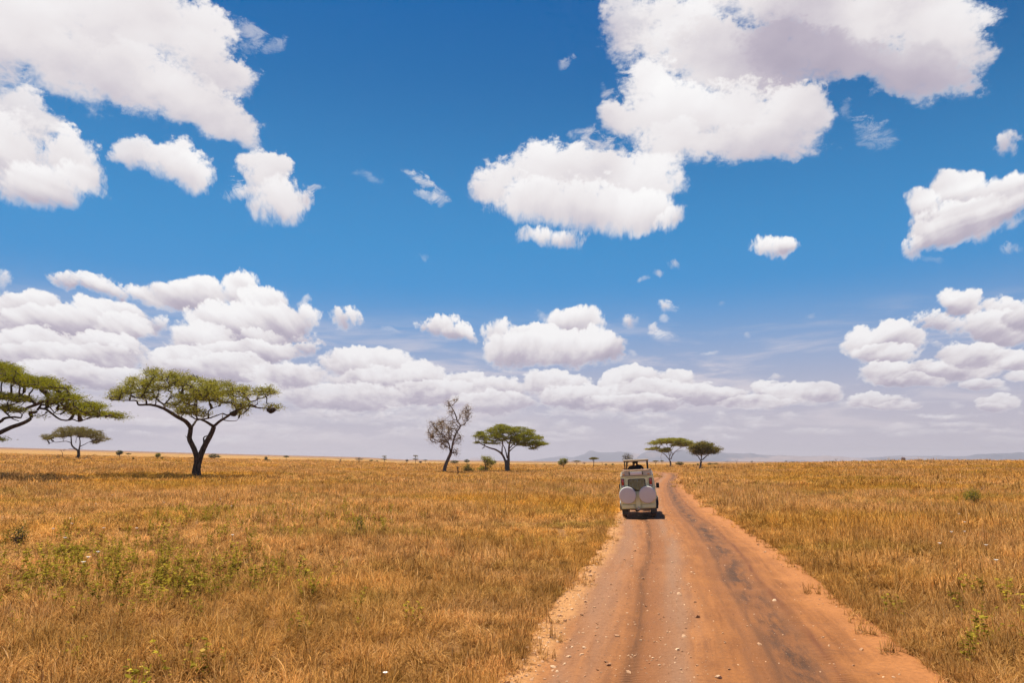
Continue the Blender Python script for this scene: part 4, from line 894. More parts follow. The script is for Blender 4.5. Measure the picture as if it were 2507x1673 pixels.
FAR = [
 (152,1118,19,18,'bare',L_GREY,'faint bare dead tree leaning left of the small brownish acacia near the left horizon'),
 (292,1121,18,22,'round',L_DARK,'dark round tree on the left horizon, left of a thin umbrella tree'),
 (314,1121,11,14,'umbrella',L_DARK,'tiny thin umbrella tree just right of the dark round tree on the left horizon'),
 (326,1128,8,7,'bush',L_DARK,'tiny low shrub in the grass below the thin umbrella tree on the left'),
 (386,1126,17,17,'round',L_OLIVE,'bright green bushy little tree standing left of the forked acacia trunk'),
 (396,1127,8,8,'bush',L_BROWN,'small brown bush touching the right side of the bright green little tree'),
 (470,1125,5,9,'bush',L_DARK,'tiny dark bush seen against the left side of the forked acacia trunk'),
 (524,1127,17,30,'dome',L_DARK,'broad dome-shaped tree right of the forked acacia trunk'),
 (651,1130,12,9,'bush',L_DARK,'small conical dark shrub between the dome-shaped tree and a thin flat-topped tree'),
 (658,1130,5,14,'bush',L_GREY,'low grey bush lying right of the small conical shrub'),
 (700,1133,17,17,'umbrella',L_DARK,'thin stemmed flat-topped tree standing alone right of the small conical shrub'),
 (797,1133,9,5,'snag',L_GREY,'thin dead stump far off, left of the forked dead snag'),
 (833,1134,12,16,'snag',L_GREY,'far forked dead snag with one branch pointing left'),
 (841,1134,7,7,'twiggy',L_GREY,'tiny grey bare bush touching the right of the forked dead snag'),
 (879,1135,16,25,'twiggy',L_GREY,'broad greyish twiggy tree right of the forked dead snag'),
 (908,1133,7,12,'bush',L_DARK,'wider of two dark round bushes left of the layered flat acacia'),
 (923,1133,5,8,'bush',L_DARK,'smaller of two dark round bushes left of the layered flat acacia'),
 (941,1134.5,18,22,'tiered',L_BROWN,'layered flat acacia beside two dark round bushes'),
 (996,1133,8,11,'round',L_GREY,'tiny greyish round tree halfway between two layered acacias'),
 (1017,1136,21,21,'tiered',L_BROWN,'two-tiered flat acacia just left of the tall bare leaning tree'),
 (1029,1134,5,10,'bush',L_GREY,'tiny grey bush at the right foot of the two-tiered acacia'),
 (1041,1135,9,13,'umbrella',L_DARK,'small dark umbrella tree between the two-tiered acacia and the bare leaning tree'),
 (1112,1138,11,25,'dome',L_DARK,'low wide dome tree just right of the bare leaning tree trunk'),
 (1143,1136,12,17,'dome',L_DARK,'grey-green dome tree behind the dark spiky thorn shrub'),
 (1212,1135,7,9,'bush',L_BROWN,'small brown bush between the leaning thorn tree and the green umbrella acacia trunk'),
 (1310,1140,4,6,'bush',L_GREY,'tiny bush alone in the open grass right of the green umbrella acacia'),
 (1333,1141,5,6,'bush',L_DARK,'tiny dark bush just left of the dense round tree beside the vehicle'),
 (1379,1148,26,30,'round',L_OLIVE,'dense round green tree left of the vehicle'),
 (1412,1141,13,25,'umbrella',L_BROWN,'low flat-topped tree right of the dense round green tree'),
 (1430,1140,8,12,'twiggy',L_GREY,'tiny greyish bush right of the low flat-topped tree'),
 (1454,1146.5,27,31,'umbrella',L_BROWN,'umbrella tree on a thin stem, nearest to the left of the vehicle'),
 (1475,1142,10,5,'snag',L_GREY,'tiny dead sapling right of the umbrella tree near the vehicle'),
 (1483,1142,6,9,'bush',L_DARK,'tiny dark bush beside the dead sapling left of the vehicle'),
 (1500,1142.5,7,8,'bush',L_DARK,'dark round bush just left of the vehicle roof'),
 (1537,1147,40,34,'twiggy',L_BROWN,'brown twiggy round tree rising behind the roof of the vehicle'),
 (1595,1147,6,6,'bush',L_OLIVE,'tiny bush at the right of the vehicle roof posts'),
 (1605,1140,12,22,'umbrella',L_BROWN,'wider of two flat trees between the vehicle and the wide umbrella acacia'),
 (1621,1139,11,12,'umbrella',L_BROWN,'narrower of two flat trees between the vehicle and the wide umbrella acacia'),
 (1664,1143.5,14,26,'dome',L_BROWN,'low dome tree between the wide umbrella acacia and the rounded olive tree'),
 (1689,1144,4,2.5,'bush',L_DARK,'tiny dark speck of a bush, smaller of two left of the rounded olive tree trunk'),
 (1698,1146,8,4.5,'bush',L_DARK,'tiny dark upright bush, larger of two left of the rounded olive tree trunk'),
 (1709,1143,8,7,'bush',L_BROWN,'small brown bush touching the trunk of the rounded olive tree'),
 (1738,1142,9,18,'dome',L_BROWN,'left one of two low dome trees right of the rounded olive tree'),
 (1752,1142,9,16,'dome',L_BROWN,'right one of two low dome trees right of the rounded olive tree'),
 (1780,1141,12,8,'bare',L_GREY,'leftmost of three small bare dead trees in a row right of the two dome trees'),
 (1789,1140.5,6,6,'snag',L_GREY,'shortest of three small bare dead trees in a row, the middle one'),
 (1804,1140,15,10,'bare',L_GREY,'tallest of three small bare dead trees in a row, the right one'),
 (1841,1139.5,12,7,'twiggy',L_GREY,'narrow grey conical bare tree alone right of the row of dead trees'),
 (1875,1139,6,16,'dome',L_DARK,'low wide tree just right of the grey conical bare tree'),
 (1906,1137,4,12,'dome',L_DARK,'very flat low tree left of a pair of small dark trees on the right plain'),
 (1925,1137,8,10,'umbrella',L_DARK,'taller left one of a pair of small dark trees on the right plain'),
 (1941,1137,6,16,'umbrella',L_DARK,'wider right one of a pair of small dark trees on the right plain'),
 (1973,1136,3,8,'dome',L_DARK,'tiniest flat tree between the dark pair and a long low clump on the right plain'),
 (1992,1136,4,18,'dome',L_DARK,'long low dark clump of tree on the right plain, left of the denser group'),
 (2021,1134.5,5,14,'umbrella',L_DARK,'left flat tree in the dense distant group on the right horizon'),
 (2038,1134.5,6,20,'dome',L_DARK,'widest flat tree in the dense distant group on the right horizon'),
 (2048,1134,12,8,'bare',L_GREY,'faint tall bare tree sticking out of the dense distant group on the right horizon'),
 (2073,1134,3,9,'dome',L_DARK,'tiny low tree right of the dense distant group on the right horizon'),
 (2090,1133.5,5,11,'umbrella',L_DARK,'small flat tree further right of the dense distant group on the right horizon'),
 (2111,1133,6,6,'bush',L_DARK,'last tiny bush of the distant line on the right, before the lone reddish tree'),
 (2138,1132.5,3,10,'bush',L_DARK,'barely visible low bush left of the lone reddish tree'),
 (2212,1132,12,14,'round',L_RED,'lone reddish dark round tree on the right horizon'),
]
for row in FAR:
    px, py, h, w, kind, leaf, label = row
    dist = (900 if px > 2150 else 800) if px > 1890 else (700 if px > 1770 else None)
    cat = 'bush' if kind == 'bush' else 'dead tree' if kind in ('snag', 'bare') else 'tree'
    far_tree(px, py, h, w, kind, leaf, label, cat=cat, dist=dist, flip=(px % 2 < 1 and kind not in ('snag', 'bare')))
# ------------------------------------------------------------------ safari vehicle
def simple_mat(name, col, rough=.5, metal=0.0, dust=.0, coat=0.0):
    m, T, b = material(name, rough); b.inputs['Metallic'].default_value = metal; b.inputs['Coat Weight'].default_value = coat
    if dust:
        co = T.n('ShaderNodeTexCoord').outputs['Object']; n = T.noise(co, 3.5, 5, .65); n2 = T.noise(co, 14, 4, .6)
        lowz = T.rng(T.sep(T.n('ShaderNodeNewGeometry').outputs['Position'])[2], 1.3, .4)
        f = T.math('MULTIPLY', T.math('ADD', T.rng(n, .42, .7), lowz), dust)
        T.put(b.inputs['Base Color'], T.mix(T.math('MINIMUM', f, .85), col, (.38, .21, .12))); T.put(b.inputs['Roughness'], T.rng(n2, .3, .7, rough*.8, min(1, rough + .3)))
    else: b.inputs['Base Color'].default_value = (*col, 1)
    return m
PAINT = simple_mat('cream_green_paint', (.84, .90, .53), .38, dust=.07, coat=.3)
ROOFW = simple_mat('ivory_roof_paint', (.72, .66, .46), .45, dust=.25)
CANVAS = simple_mat('beige_canopy', (.62, .50, .34), .75, dust=.2)
BLACK = simple_mat('black_plastic', (.015, .014, .014), .55)
RUBBER = simple_mat('tyre_rubber', (.028, .024, .022), .9, dust=.35)
STEEL = simple_mat('worn_steel', (.45, .44, .42), .35, .9)
COVER = simple_mat('pale_vinyl_cover', (.70, .69, .65), .42, dust=.05, coat=.2)
REDL = simple_mat('red_lens', (.42, .025, .02), .15, coat=1); WHITL = simple_mat('white_lens', (.75, .68, .66), .15, coat=1); AMB = simple_mat('amber_lens', (.75, .30, .02), .2, coat=1)
PLATE = simple_mat('white_enamel', (.80, .76, .78), .4); SEATM = simple_mat('grey_seat_cloth', (.30, .36, .45), .9); UNDER = simple_mat('dusty_underbody', (.05, .04, .035), .9, dust=.3); RAIL = simple_mat('dusty_rail', (.42, .28, .22), .6, dust=.3)
def glass_mat():
    m = bpy.data.materials.new('tinted_glass'); m.use_nodes = True; m.node_tree.nodes.clear(); T = NT(m.node_tree); out = T.n('ShaderNodeOutputMaterial')
    t = T.n('ShaderNodeBsdfTransparent'); t.inputs[0].default_value = (.42, .52, .62, 1); g = T.n('ShaderNodeBsdfGlossy'); g.inputs['Roughness'].default_value = .05; g.inputs['Color'].default_value = (.45, .66, 1.0, 1)
    f = T.n('ShaderNodeFresnel'); f.inputs[0].default_value = 1.5; mx = T.n('ShaderNodeMixShader')
    T.put(mx.inputs[0], T.math('ADD', f.outputs[0], .22)); T.put(mx.inputs[1], t.outputs[0]); T.put(mx.inputs[2], g.outputs[0]); T.put(out.inputs[0], mx.outputs[0]); return m
GLASS = glass_mat()
def bm_obj(name, bm, mat, parent=None, bevel=0.0, seg=2, smooth=True, M=None):
    if M: bmesh.ops.transform(bm, matrix=M, verts=bm.verts)
    if bevel: bmesh.ops.bevel(bm, geom=[e for e in bm.edges if e.calc_face_angle(0) > .5], offset=bevel, segments=seg, affect='EDGES', profile=.6, clamp_overlap=True)
    bmesh.ops.recalc_face_normals(bm, faces=bm.faces)
    me = bpy.data.meshes.new(name); bm.to_mesh(me); bm.free()
    for m in (mat if isinstance(mat, (list, tuple)) else [mat]): me.materials.append(m)
    if smooth:
        me.polygons.foreach_set('use_smooth', np.ones(len(me.polygons), bool)); me.set_sharp_from_angle(angle=math.radians(38))
    o = bpy.data.objects.new(name, me); COL.objects.link(o)
    if parent: o.parent = parent
    return o
def bbox(bm, x0, x1, y0, y1, z0, z1):
    g = bmesh.ops.create_cube(bm, size=1)['verts']
    for v in g: v.co = Vector((x0 if v.co.x < 0 else x1, y0 if v.co.y < 0 else y1, z0 if v.co.z < 0 else z1))
    return g
def rrect(x0, x1, z0, z1, r, n=4):
    out = []
    for cx, cz, a0 in ((x1 - r, z1 - r, 0), (x0 + r, z1 - r, 90), (x0 + r, z0 + r, 180), (x1 - r, z0 + r, 270)):
        for i in range(n + 1): a = math.radians(a0 + 90*i/n); out.append((cx + r*math.cos(a), cz + r*math.sin(a)))
    return out
def panel(bm, outer, holes, f, thick):
    "flat sheet with holes, mapped by f(u, v, t) and given thickness"
    loops = [outer] + holes; vs = [[bm.verts.new((u, v, 0)) for u, v in L] for L in loops]; es = []
    for L in vs:
        for a, b in zip(L, L[1:] + L[:1]): es.append(bm.edges.new((a, b)))
    fs = [g for g in bmesh.ops.triangle_fill(bm, use_beauty=True, use_dissolve=False, edges=es)['geom'] if isinstance(g, bmesh.types.BMFace)]
    mp = {}
    for L in vs:
        for v in L: mp[v] = bm.verts.new((v.co.x, v.co.y, 1))
    for g in fs: bm.faces.new([mp[v] for v in reversed(g.verts)])
    for L in vs:
        for a, b in zip(L, L[1:] + L[:1]): bm.faces.new((a, b, mp[b], mp[a]))
    for L in vs:
        for v in L:
            for w in (v, mp[v]): w.co = Vector(f(w.co.x, w.co.y, w.co.z*thick))
def cylx(bm, c, r, w, seg=32, axis='X'):
    M = {'X': Matrix.Rotation(math.pi/2, 4, 'Y'), 'Y': Matrix.Rotation(math.pi/2, 4, 'X'), 'Z': Matrix()}[axis]
    return bmesh.ops.create_cone(bm, cap_ends=True, segments=seg, radius1=r, radius2=r, depth=w, matrix=Matrix.Translation(c) @ M)['verts']
def lathe(bm, prof, c, axis='X', seg=40):
    rings = []
    for r, a in prof:
        rings.append([bm.verts.new(Vector(c) + (Vector((a, r*math.cos(t), r*math.sin(t))) if axis == 'X' else Vector((r*math.cos(t), a, r*math.sin(t))))) for t in (2*math.pi*i/seg for i in range(seg))])
    for A, B in zip(rings, rings[1:]):
        for i in range(seg): bm.faces.new((A[i], A[(i + 1) % seg], B[(i + 1) % seg], B[i]))
    bm.faces.new(rings[0]); bm.faces.new(rings[-1])

vx, vy, vz, _ = ground_px(1566, 1268)
V_AZ = math.radians(12.2)
car = empty('safari_vehicle', (vx, vy, float(terrain(vx, vy)) + .045), -V_AZ)
tag(car, 'cream green safari four-wheel-drive with raised roof canopy and two covered spare wheels, driving away', 'vehicle')
ROLL = Matrix.Translation((0, 0, .55)) @ Matrix.Rotation(math.radians(-2.9), 4, 'Y') @ Matrix.Translation((0, 0, -.55))
def hw(z):      # half width of the body at height z
    return float(np.interp(z, [.4, .6, 1.3, 2.12], [.83, .86, .875, .775]))
YB, YW, YF = -1.05, 2.35, 3.35
def build_car():
    B = lambda n, bm, m, **k: bm_obj(n, bm, m, k.pop('parent', car), M=k.pop('M', ROLL), **k)
    bm = bmesh.new()
    for s in (-1, 1):
        arch = [(0 + .47*math.cos(a), .36 + .47*math.sin(a)) for a in np.linspace(math.pi*.98, .02*math.pi, 12)]
        out = [(YB, .48)] + [p for p in arch if p[1] > .48] + [(1.7, .42), (YW, .42), (YW, 1.28), (1.95, 2.08), (YB, 2.08)]
        wins = [rrect(-.85, .15, 1.38, 1.92, .07), rrect(.28, 1.0, 1.38, 1.92, .07), rrect(1.12, 1.72, 1.36, 1.90, .07)]
        panel(bm, out, wins, lambda u, v, t, s=s: (s*(hw(v) - t), u, v), .035)
    # rear wall with the door opening
    prof = [(hw(.48) - .0, .48), (hw(1.3), 1.3), (hw(2.08), 2.08), (-hw(2.08), 2.08), (-hw(1.3), 1.3), (-hw(.48), .48)]
    panel(bm, prof, [rrect(-.56, .56, .66, 2.0, .05)], lambda u, v, t: (u*.997, YB - .004 + t, v), .035)
    bbox(bm, -.80, .80, YB + .05, 2.3, .46, .54)
    panel(bm, [(-.86, .5), (.86, .5), (.87, 1.28), (-.87, 1.28)], [], lambda u, v, t: (u, YW - t, v), .03)
    B('body', bm, PAINT, bevel=.008, seg=1)
    for s in (-1, 1):
        for (a, b, c, d) in ((-.85, .15, 1.38, 1.92), (.28, 1.0, 1.38, 1.92), (1.12, 1.72, 1.36, 1.90)):
            bm = bmesh.new(); panel(bm, rrect(a - .01, b + .01, c - .01, d + .01, .07), [], lambda u, v, t, s=s: (s*(hw(v) - .02 - t), u, v), .005); B('window', bm, GLASS, smooth=False)
    # rear door
    bm = bmesh.new(); panel(bm, rrect(-.55, .55, .67, 1.99, .05), [rrect(-.41, .41, 1.34, 1.90, .07)], lambda u, v, t: (u, YB - .03 + t, v), .04); B('rear_door', bm, PAINT, bevel=.006, seg=1)
    door = car.children[-1]
    bm = bmesh.new(); panel(bm, rrect(-.435, .435, 1.315, 1.925, .08), [rrect(-.395, .395, 1.355, 1.885, .06)], lambda u, v, t: (u, YB - .038 + t, v), .016); f = B('window_frame', bm, BLACK, parent=door)
    bm = bmesh.new(); panel(bm, rrect(-.40, .40, 1.35, 1.89, .06), [], lambda u, v, t: (u, YB - .026 + t, v), .005); B('window_pane', bm, GLASS, parent=door, smooth=False)
    bm = bmesh.new(); bbox(bm, .44, .50, YB - .07, YB - .03, 1.08, 1.24); B('handle', bm, BLACK, parent=door, bevel=.01)
    bm = bmesh.new(); tubeb(bm, [(0, YB - .05, 1.38), (-.28, YB - .06, 1.40)], .009); B('wiper', bm, BLACK, parent=door)
    for z in (1.05, 1.75):
        bm = bmesh.new(); bbox(bm, -.60, -.50, YB - .06, YB - .03, z, z + .06); B('hinge', bm, PAINT, parent=door, bevel=.01)
    # roof with its open hatch
    bm = bmesh.new(); panel(bm, rrect(-.80, .80, YB - .03, 2.02, .16, 5), [rrect(-.60, .60, -.35, 1.55, .08)], lambda u, v, t: (u*(1 - .06*(t > .05)), v + (.045 if v < 0 and t > .05 else -.08 if t > .05 else 0), 2.085 + t), .20)
    B('roof', bm, ROOFW, bevel=.05, seg=3); roof = car.children[-1]
    bm = bmesh.new(); panel(bm, rrect(-.815, .815, YB - .045, 2.03, .17, 5), [rrect(-.76, .76, YB + .02, 1.97, .13, 5)], lambda u, v, t: (u, v, 2.062 + t), .022); B('gutter', bm, UNDER, parent=roof)
    bm = bmesh.new(); panel(bm, rrect(-.64, .64, -.39, 1.59, .10), [rrect(-.575, .575, -.325, 1.53, .07)], lambda u, v, t: (u, v, 2.29 + t), .05); B('hatch_rim', bm, BLACK, parent=roof, bevel=.01)
    for s in (-1, 1):
        bm = bmesh.new(); bbox(bm, s*.62 - .06, s*.62 + .06, YB - .05, YB - .01, 2.13, 2.175); B('marker_light', bm, AMB, bevel=.012)
        bm = bmesh.new(); bbox(bm, s*.33 - .022, s*.33 + .022, YB - .075, YB + .02, 2.12, 2.27); B('roof_bracket', bm, BLACK, bevel=.008)
        tl = bmesh.new(); bbox(tl, s*.69 - .062, s*.69 + .062, YB - .05, YB - .002, 1.62, 1.93); B('tail_light', tl, REDL, bevel=.014); lamp = car.children[-1]
        tl = bmesh.new(); bbox(tl, s*.69 - .062, s*.69 + .062, YB - .05, YB - .002, 1.555, 1.617); B('reverse_lens', tl, WHITL, parent=lamp, bevel=.012)
        tl = bmesh.new(); panel(tl, rrect(s*.69 - .08, s*.69 + .08, 1.535, 1.95, .02), [rrect(s*.69 - .064, s*.69 + .064, 1.552, 1.932, .015)], lambda u, v, t: (u, YB - .03 + t, v), .028); B('lamp_bezel', tl, BLACK, parent=lamp)
    bm = bmesh.new(); bbox(bm, -.295, .295, YB - .06, YB - .025, 2.125, 2.255); B('roof_plate', bm, PLATE, bevel=.012); pl = car.children[-1]
    for sx in (-.27, .27):
        for z in (2.15, 2.23):
            bm = bmesh.new(); cylx(bm, (sx, YB - .062, z), .008, .008, 8, 'Y'); B('rivet', bm, BLACK, parent=pl)
    # rails and rolled canvas along the hatch
    bm = bmesh.new()
    loop = [(-.70, -.62), (.70, -.62), (.70, 1.75), (-.70, 1.75), (-.70, -.62)]
    for a, b in zip(loop, loop[1:]): tubeb(bm, [(*a, 2.37), (*b, 2.37)], .016)
    for a in loop[:4]: tubeb(bm, [(*a, 2.27), (*a, 2.37)], .013)
    for y in (.2, 1.0):
        for s in (-.7, .7): tubeb(bm, [(s, y, 2.27), (s, y, 2.37)], .013)
    B('roof_rail', bm, RAIL)
    bm = bmesh.new()
    tubeb(bm, [(-.63, -.50, 2.33), (-.2, -.52, 2.335), (.3, -.5, 2.33), (.63, -.51, 2.335)], .045); B('rolled_canvas', bm, RAIL)
    # canopy on its posts
    bm = bmesh.new(); bbox(bm, -.63, .63, -.35, 1.6, 2.81, 2.885); B('canopy', bm, CANVAS, bevel=.03, seg=3); cp = car.children[-1]
    bm = bmesh.new(); panel(bm, rrect(-.615, .615, -.335, 1.585, .04), [rrect(-.56, .56, -.28, 1.53, .04)], lambda u, v, t: (u, v, 2.775 + t), .034); B('canopy_frame', bm, UNDER, parent=cp)
    for s in (-1, 1):
        for y in (-.31, 1.55):
            bm = bmesh.new(); bbox(bm, s*.565 - .028, s*.565 + .028, y - .02, y + .02, 2.335, 2.78); B('canopy_post', bm, BLACK, bevel=.006)
    # spare wheels
    for s, dz in ((-1, 0.0), (1, 0.0)):
        bm = bmesh.new(); cx = s*.485
        lathe(bm, [(.10, 0.0), (.34, -.0), (.396, .014), (.417, .05), (.42, .17), (.397, .225), (.37, .23)], (cx, YB - .34, 1.14), 'Y', 48); B('spare_wheel', bm, COVER); sp = car.children[-1]
        bm = bmesh.new(); lathe(bm, [(.20, .23), (.355, .225), (.365, .27), (.15, .28)], (cx, YB - .34, 1.14), 'Y', 32); B('tyre_back', bm, RUBBER, parent=sp)
        bm = bmesh.new(); bbox(bm, cx - .16, cx + .16, YB - .075, YB - .03, 1.0, 1.28); B('carrier', bm, UNDER, parent=sp)
    # lower tail: centre spine, skirt, bumper, hitch
    bm = bmesh.new(); panel(bm, [(-.09, .52), (.09, .52), (.12, .95), (.16, 1.28), (-.16, 1.28), (-.12, .95)], [], lambda u, v, t: (u, YB - .075 - .04*(1.3 - v) + t, v), .06); B('tail_spine', bm, PAINT, bevel=.012)
    for s in (-1, 1):
        bm = bmesh.new(); bbox(bm, s*.50 - .31, s*.50 + .31, YB - .10, YB - .01, .50, .66); B('bumper', bm, PAINT, bevel=.02)
        bm = bmesh.new(); bbox(bm, s*.70 - .14, s*.70 + .14, -.62, -.60, .18, .54); B('mud_flap', bm, BLACK)
    bm = bmesh.new(); bbox(bm, -.05, .05, YB - .25, YB - .02, .44, .50); cylx(bm, (0, YB - .22, .53), .032, .07, 12, 'Z')
    tubeb(bm, [(-.13, YB - .12, .52), (-.09, YB - .16, .42), (.02, YB - .17, .385), (.10, YB - .15, .44), (.14, YB - .12, .50)], .014); B('tow_hitch', bm, STEEL, bevel=.004, seg=1)
    bm = bmesh.new(); bbox(bm, -.42, .42, -.9, 3.1, .38, .47); tubeb(bm, [(-.72, 0, .39), (.72, 0, .39)], .05); tubeb(bm, [(-.72, 2.95, .39), (.72, 2.95, .39)], .05)
    bmesh.ops.create_uvsphere(bm, u_segments=14, v_segments=10, radius=.14, matrix=Matrix.Translation((-.1, 0, .38))); bbox(bm, .22, .55, -.85, -.45, .34, .47); tubeb(bm, [(-.5, -.9, .36), (-.5, 1.5, .36)], .035)
    B('chassis', bm, UNDER, M=None)
    # wheels with flares
    for s in (-1, 1):
        for y in (0.0, 2.95):
            bm = bmesh.new(); c = (s*.74, y, .385)
            lathe(bm, [(.22, -.11), (.34, -.115), (.378, -.095), (.39, -.05), (.39, .05), (.378, .095), (.34, .115), (.22, .11)], c, 'X', 40); B('wheel', bm, RUBBER, M=None); w = car.children[-1]
            bm = bmesh.new(); lathe(bm, [(.06, s*.06), (.10, s*.09), (.12, s*.05), (.20, s*.06), (.225, s*.10), (.225, -s*.10), (.06, -s*.10)], c, 'X', 28); B('rim', bm, PLATE, M=None, parent=w)
            bm = bmesh.new()
            for k in range(13):
                a0, a1 = (math.pi*(.02 + .96*(k + q)/13) for q in (0, 1)); P = []
                for a in (a0, a1):
                    for rr in (.46, .50): P.append((y + rr*math.cos(a), .37 + rr*math.sin(a)))
                q = [bm.verts.new((s*xx, P[i][0], P[i][1])) for xx in (.82, .95) for i in (0, 1, 3, 2)]
                for f in ((0, 1, 2, 3), (7, 6, 5, 4), (0, 4, 5, 1), (1, 5, 6, 2), (2, 6, 7, 3), (3, 7, 4, 0)): bm.faces.new([q[i] for i in f])
            bmesh.ops.remove_doubles(bm, verts=bm.verts, dist=.001); B('wheel_flare', bm, BLACK)
        # mirrors
        bm = bmesh.new(); bbox(bm, s*.99 - .085, s*.99 + .085, 1.92, 1.98, 1.33, 1.60); tubeb(bm, [(s*.86, 1.98, 1.40), (s*.96, 1.96, 1.42)], .014); B('side_mirror', bm, BLACK, bevel=.015)
    # bonnet, wings, windscreen, lamps
    bm = bmesh.new(); bbox(bm, -.66, .66, YW, YF, .62, 1.26)
    for v in bm.verts:
        if v.co.y > YW + .5 and v.co.z > 1: v.co.z = 1.14
    B('bonnet', bm, PAINT, bevel=.05, seg=3)
    for s in (-1, 1):
        bm = bmesh.new(); arch = [(2.95 + .47*math.cos(a), .36 + .47*math.sin(a)) for a in np.linspace(math.pi*.98, .02*math.pi, 12)]
        panel(bm, [(YW, .48)] + [p for p in arch if p[1] > .48] + [(3.42, .5), (3.42, 1.0), (YW, 1.10)], [], lambda u, v, t, s=s: (s*(.87 - t), u, v), .21); B('front_wing', bm, PAINT, bevel=.02)
        bm = bmesh.new(); cylx(bm, (s*.62, 3.40, .88), .10, .08, 24, 'Y'); B('headlight', bm, WHITL)
    bm = bmesh.new(); panel(bm, rrect(-.48, .48, .68, 1.04, .04), [rrect(-.44, .44, .72 + .08*i, .77 + .08*i, .01) for i in range(4)], lambda u, v, t: (u, 3.37 + t, v), .03); B('grille', bm, BLACK)
    bm = bmesh.new(); bbox(bm, -.88, .88, 3.45, 3.58, .46, .64); B('front_bumper', bm, STEEL, bevel=.02)
    bm = bmesh.new(); panel(bm, [(-.80, 1.30), (.80, 1.30), (.72, 2.05), (-.72, 2.05)], [], lambda u, v, t: (u, YW - .02 - (v - 1.30)*.50 + t, v), .006); B('windscreen', bm, GLASS, smooth=False)
    for s in (-1, 1):
        bm = bmesh.new(); tubeb(bm, [(s*.84, YW - .02, 1.28), (s*.76, 1.97, 2.10)], .03); B('front_pillar', bm, PAINT)
    # seats
    for y, xs in ((-.55, (-.45, .40)), (.35, (-.45, .40)), (1.15, (-.42, .42))):
        for x in xs:
            bm = bmesh.new(); bbox(bm, x - .22, x + .22, y, y + .45, .78, .92); bbox(bm, x - .21, x + .21, y - .08, y + .04, .90, 1.50); bbox(bm, x - .12, x + .12, y - .06, y + .02, 1.53, 1.70); bbox(bm, x - .18, x + .18, y + .05, y + .4, .54, .78)
            B('seat', bm, SEATM, bevel=.03)
def tubeb(bm, pts, r, sides=8):
    V, F = [], []; tube(V, F, pts, [r]*len(pts) if not isinstance(r, list) else r, sides); vs = [bm.verts.new(v) for v in V]
    for f in F:
        try: bm.faces.new([vs[i] for i in f])
        except ValueError: pass
build_car()

# ------------------------------------------------------------------ two passengers standing in the open roof
SKIN = simple_mat('skin', (.16, .085, .055), .55); HAIR = simple_mat('dark_hair', (.012, .009, .008), .6); SH1 = simple_mat('dark_brown_shirt', (.035, .022, .02), .9); SH2 = simple_mat('navy_shirt', (.012, .014, .03), .9); TROU = simple_mat('khaki_trousers', (.12, .09, .06), .9)
def skinned(name, verts, edges, mat, parent=None, levels=1, root=0):
    me = bpy.data.meshes.new(name); me.from_pydata([v[0] for v in verts], edges, []); o = bpy.data.objects.new(name, me); COL.objects.link(o)
    sk = o.modifiers.new('skin', 'SKIN'); sk.use_smooth_shade = True; sub = o.modifiers.new('sub', 'SUBSURF'); sub.levels = sub.render_levels = levels
    for i, (p, r) in enumerate(verts):
        d = me.skin_vertices[0].data[i]; d.radius = r if isinstance(r, tuple) else (r, r); d.use_root = (i == root)
    dg = bpy.context.evaluated_depsgraph_get(); me2 = bpy.data.meshes.new_from_object(o.evaluated_get(dg)); me2.name = name; bpy.data.objects.remove(o)
    me2.materials.clear(); me2.materials.append(mat); me2.polygons.foreach_set('use_smooth', np.ones(len(me2.polygons), bool))
    o = bpy.data.objects.new(name, me2); COL.objects.link(o)
    if parent: o.parent = parent
    return o
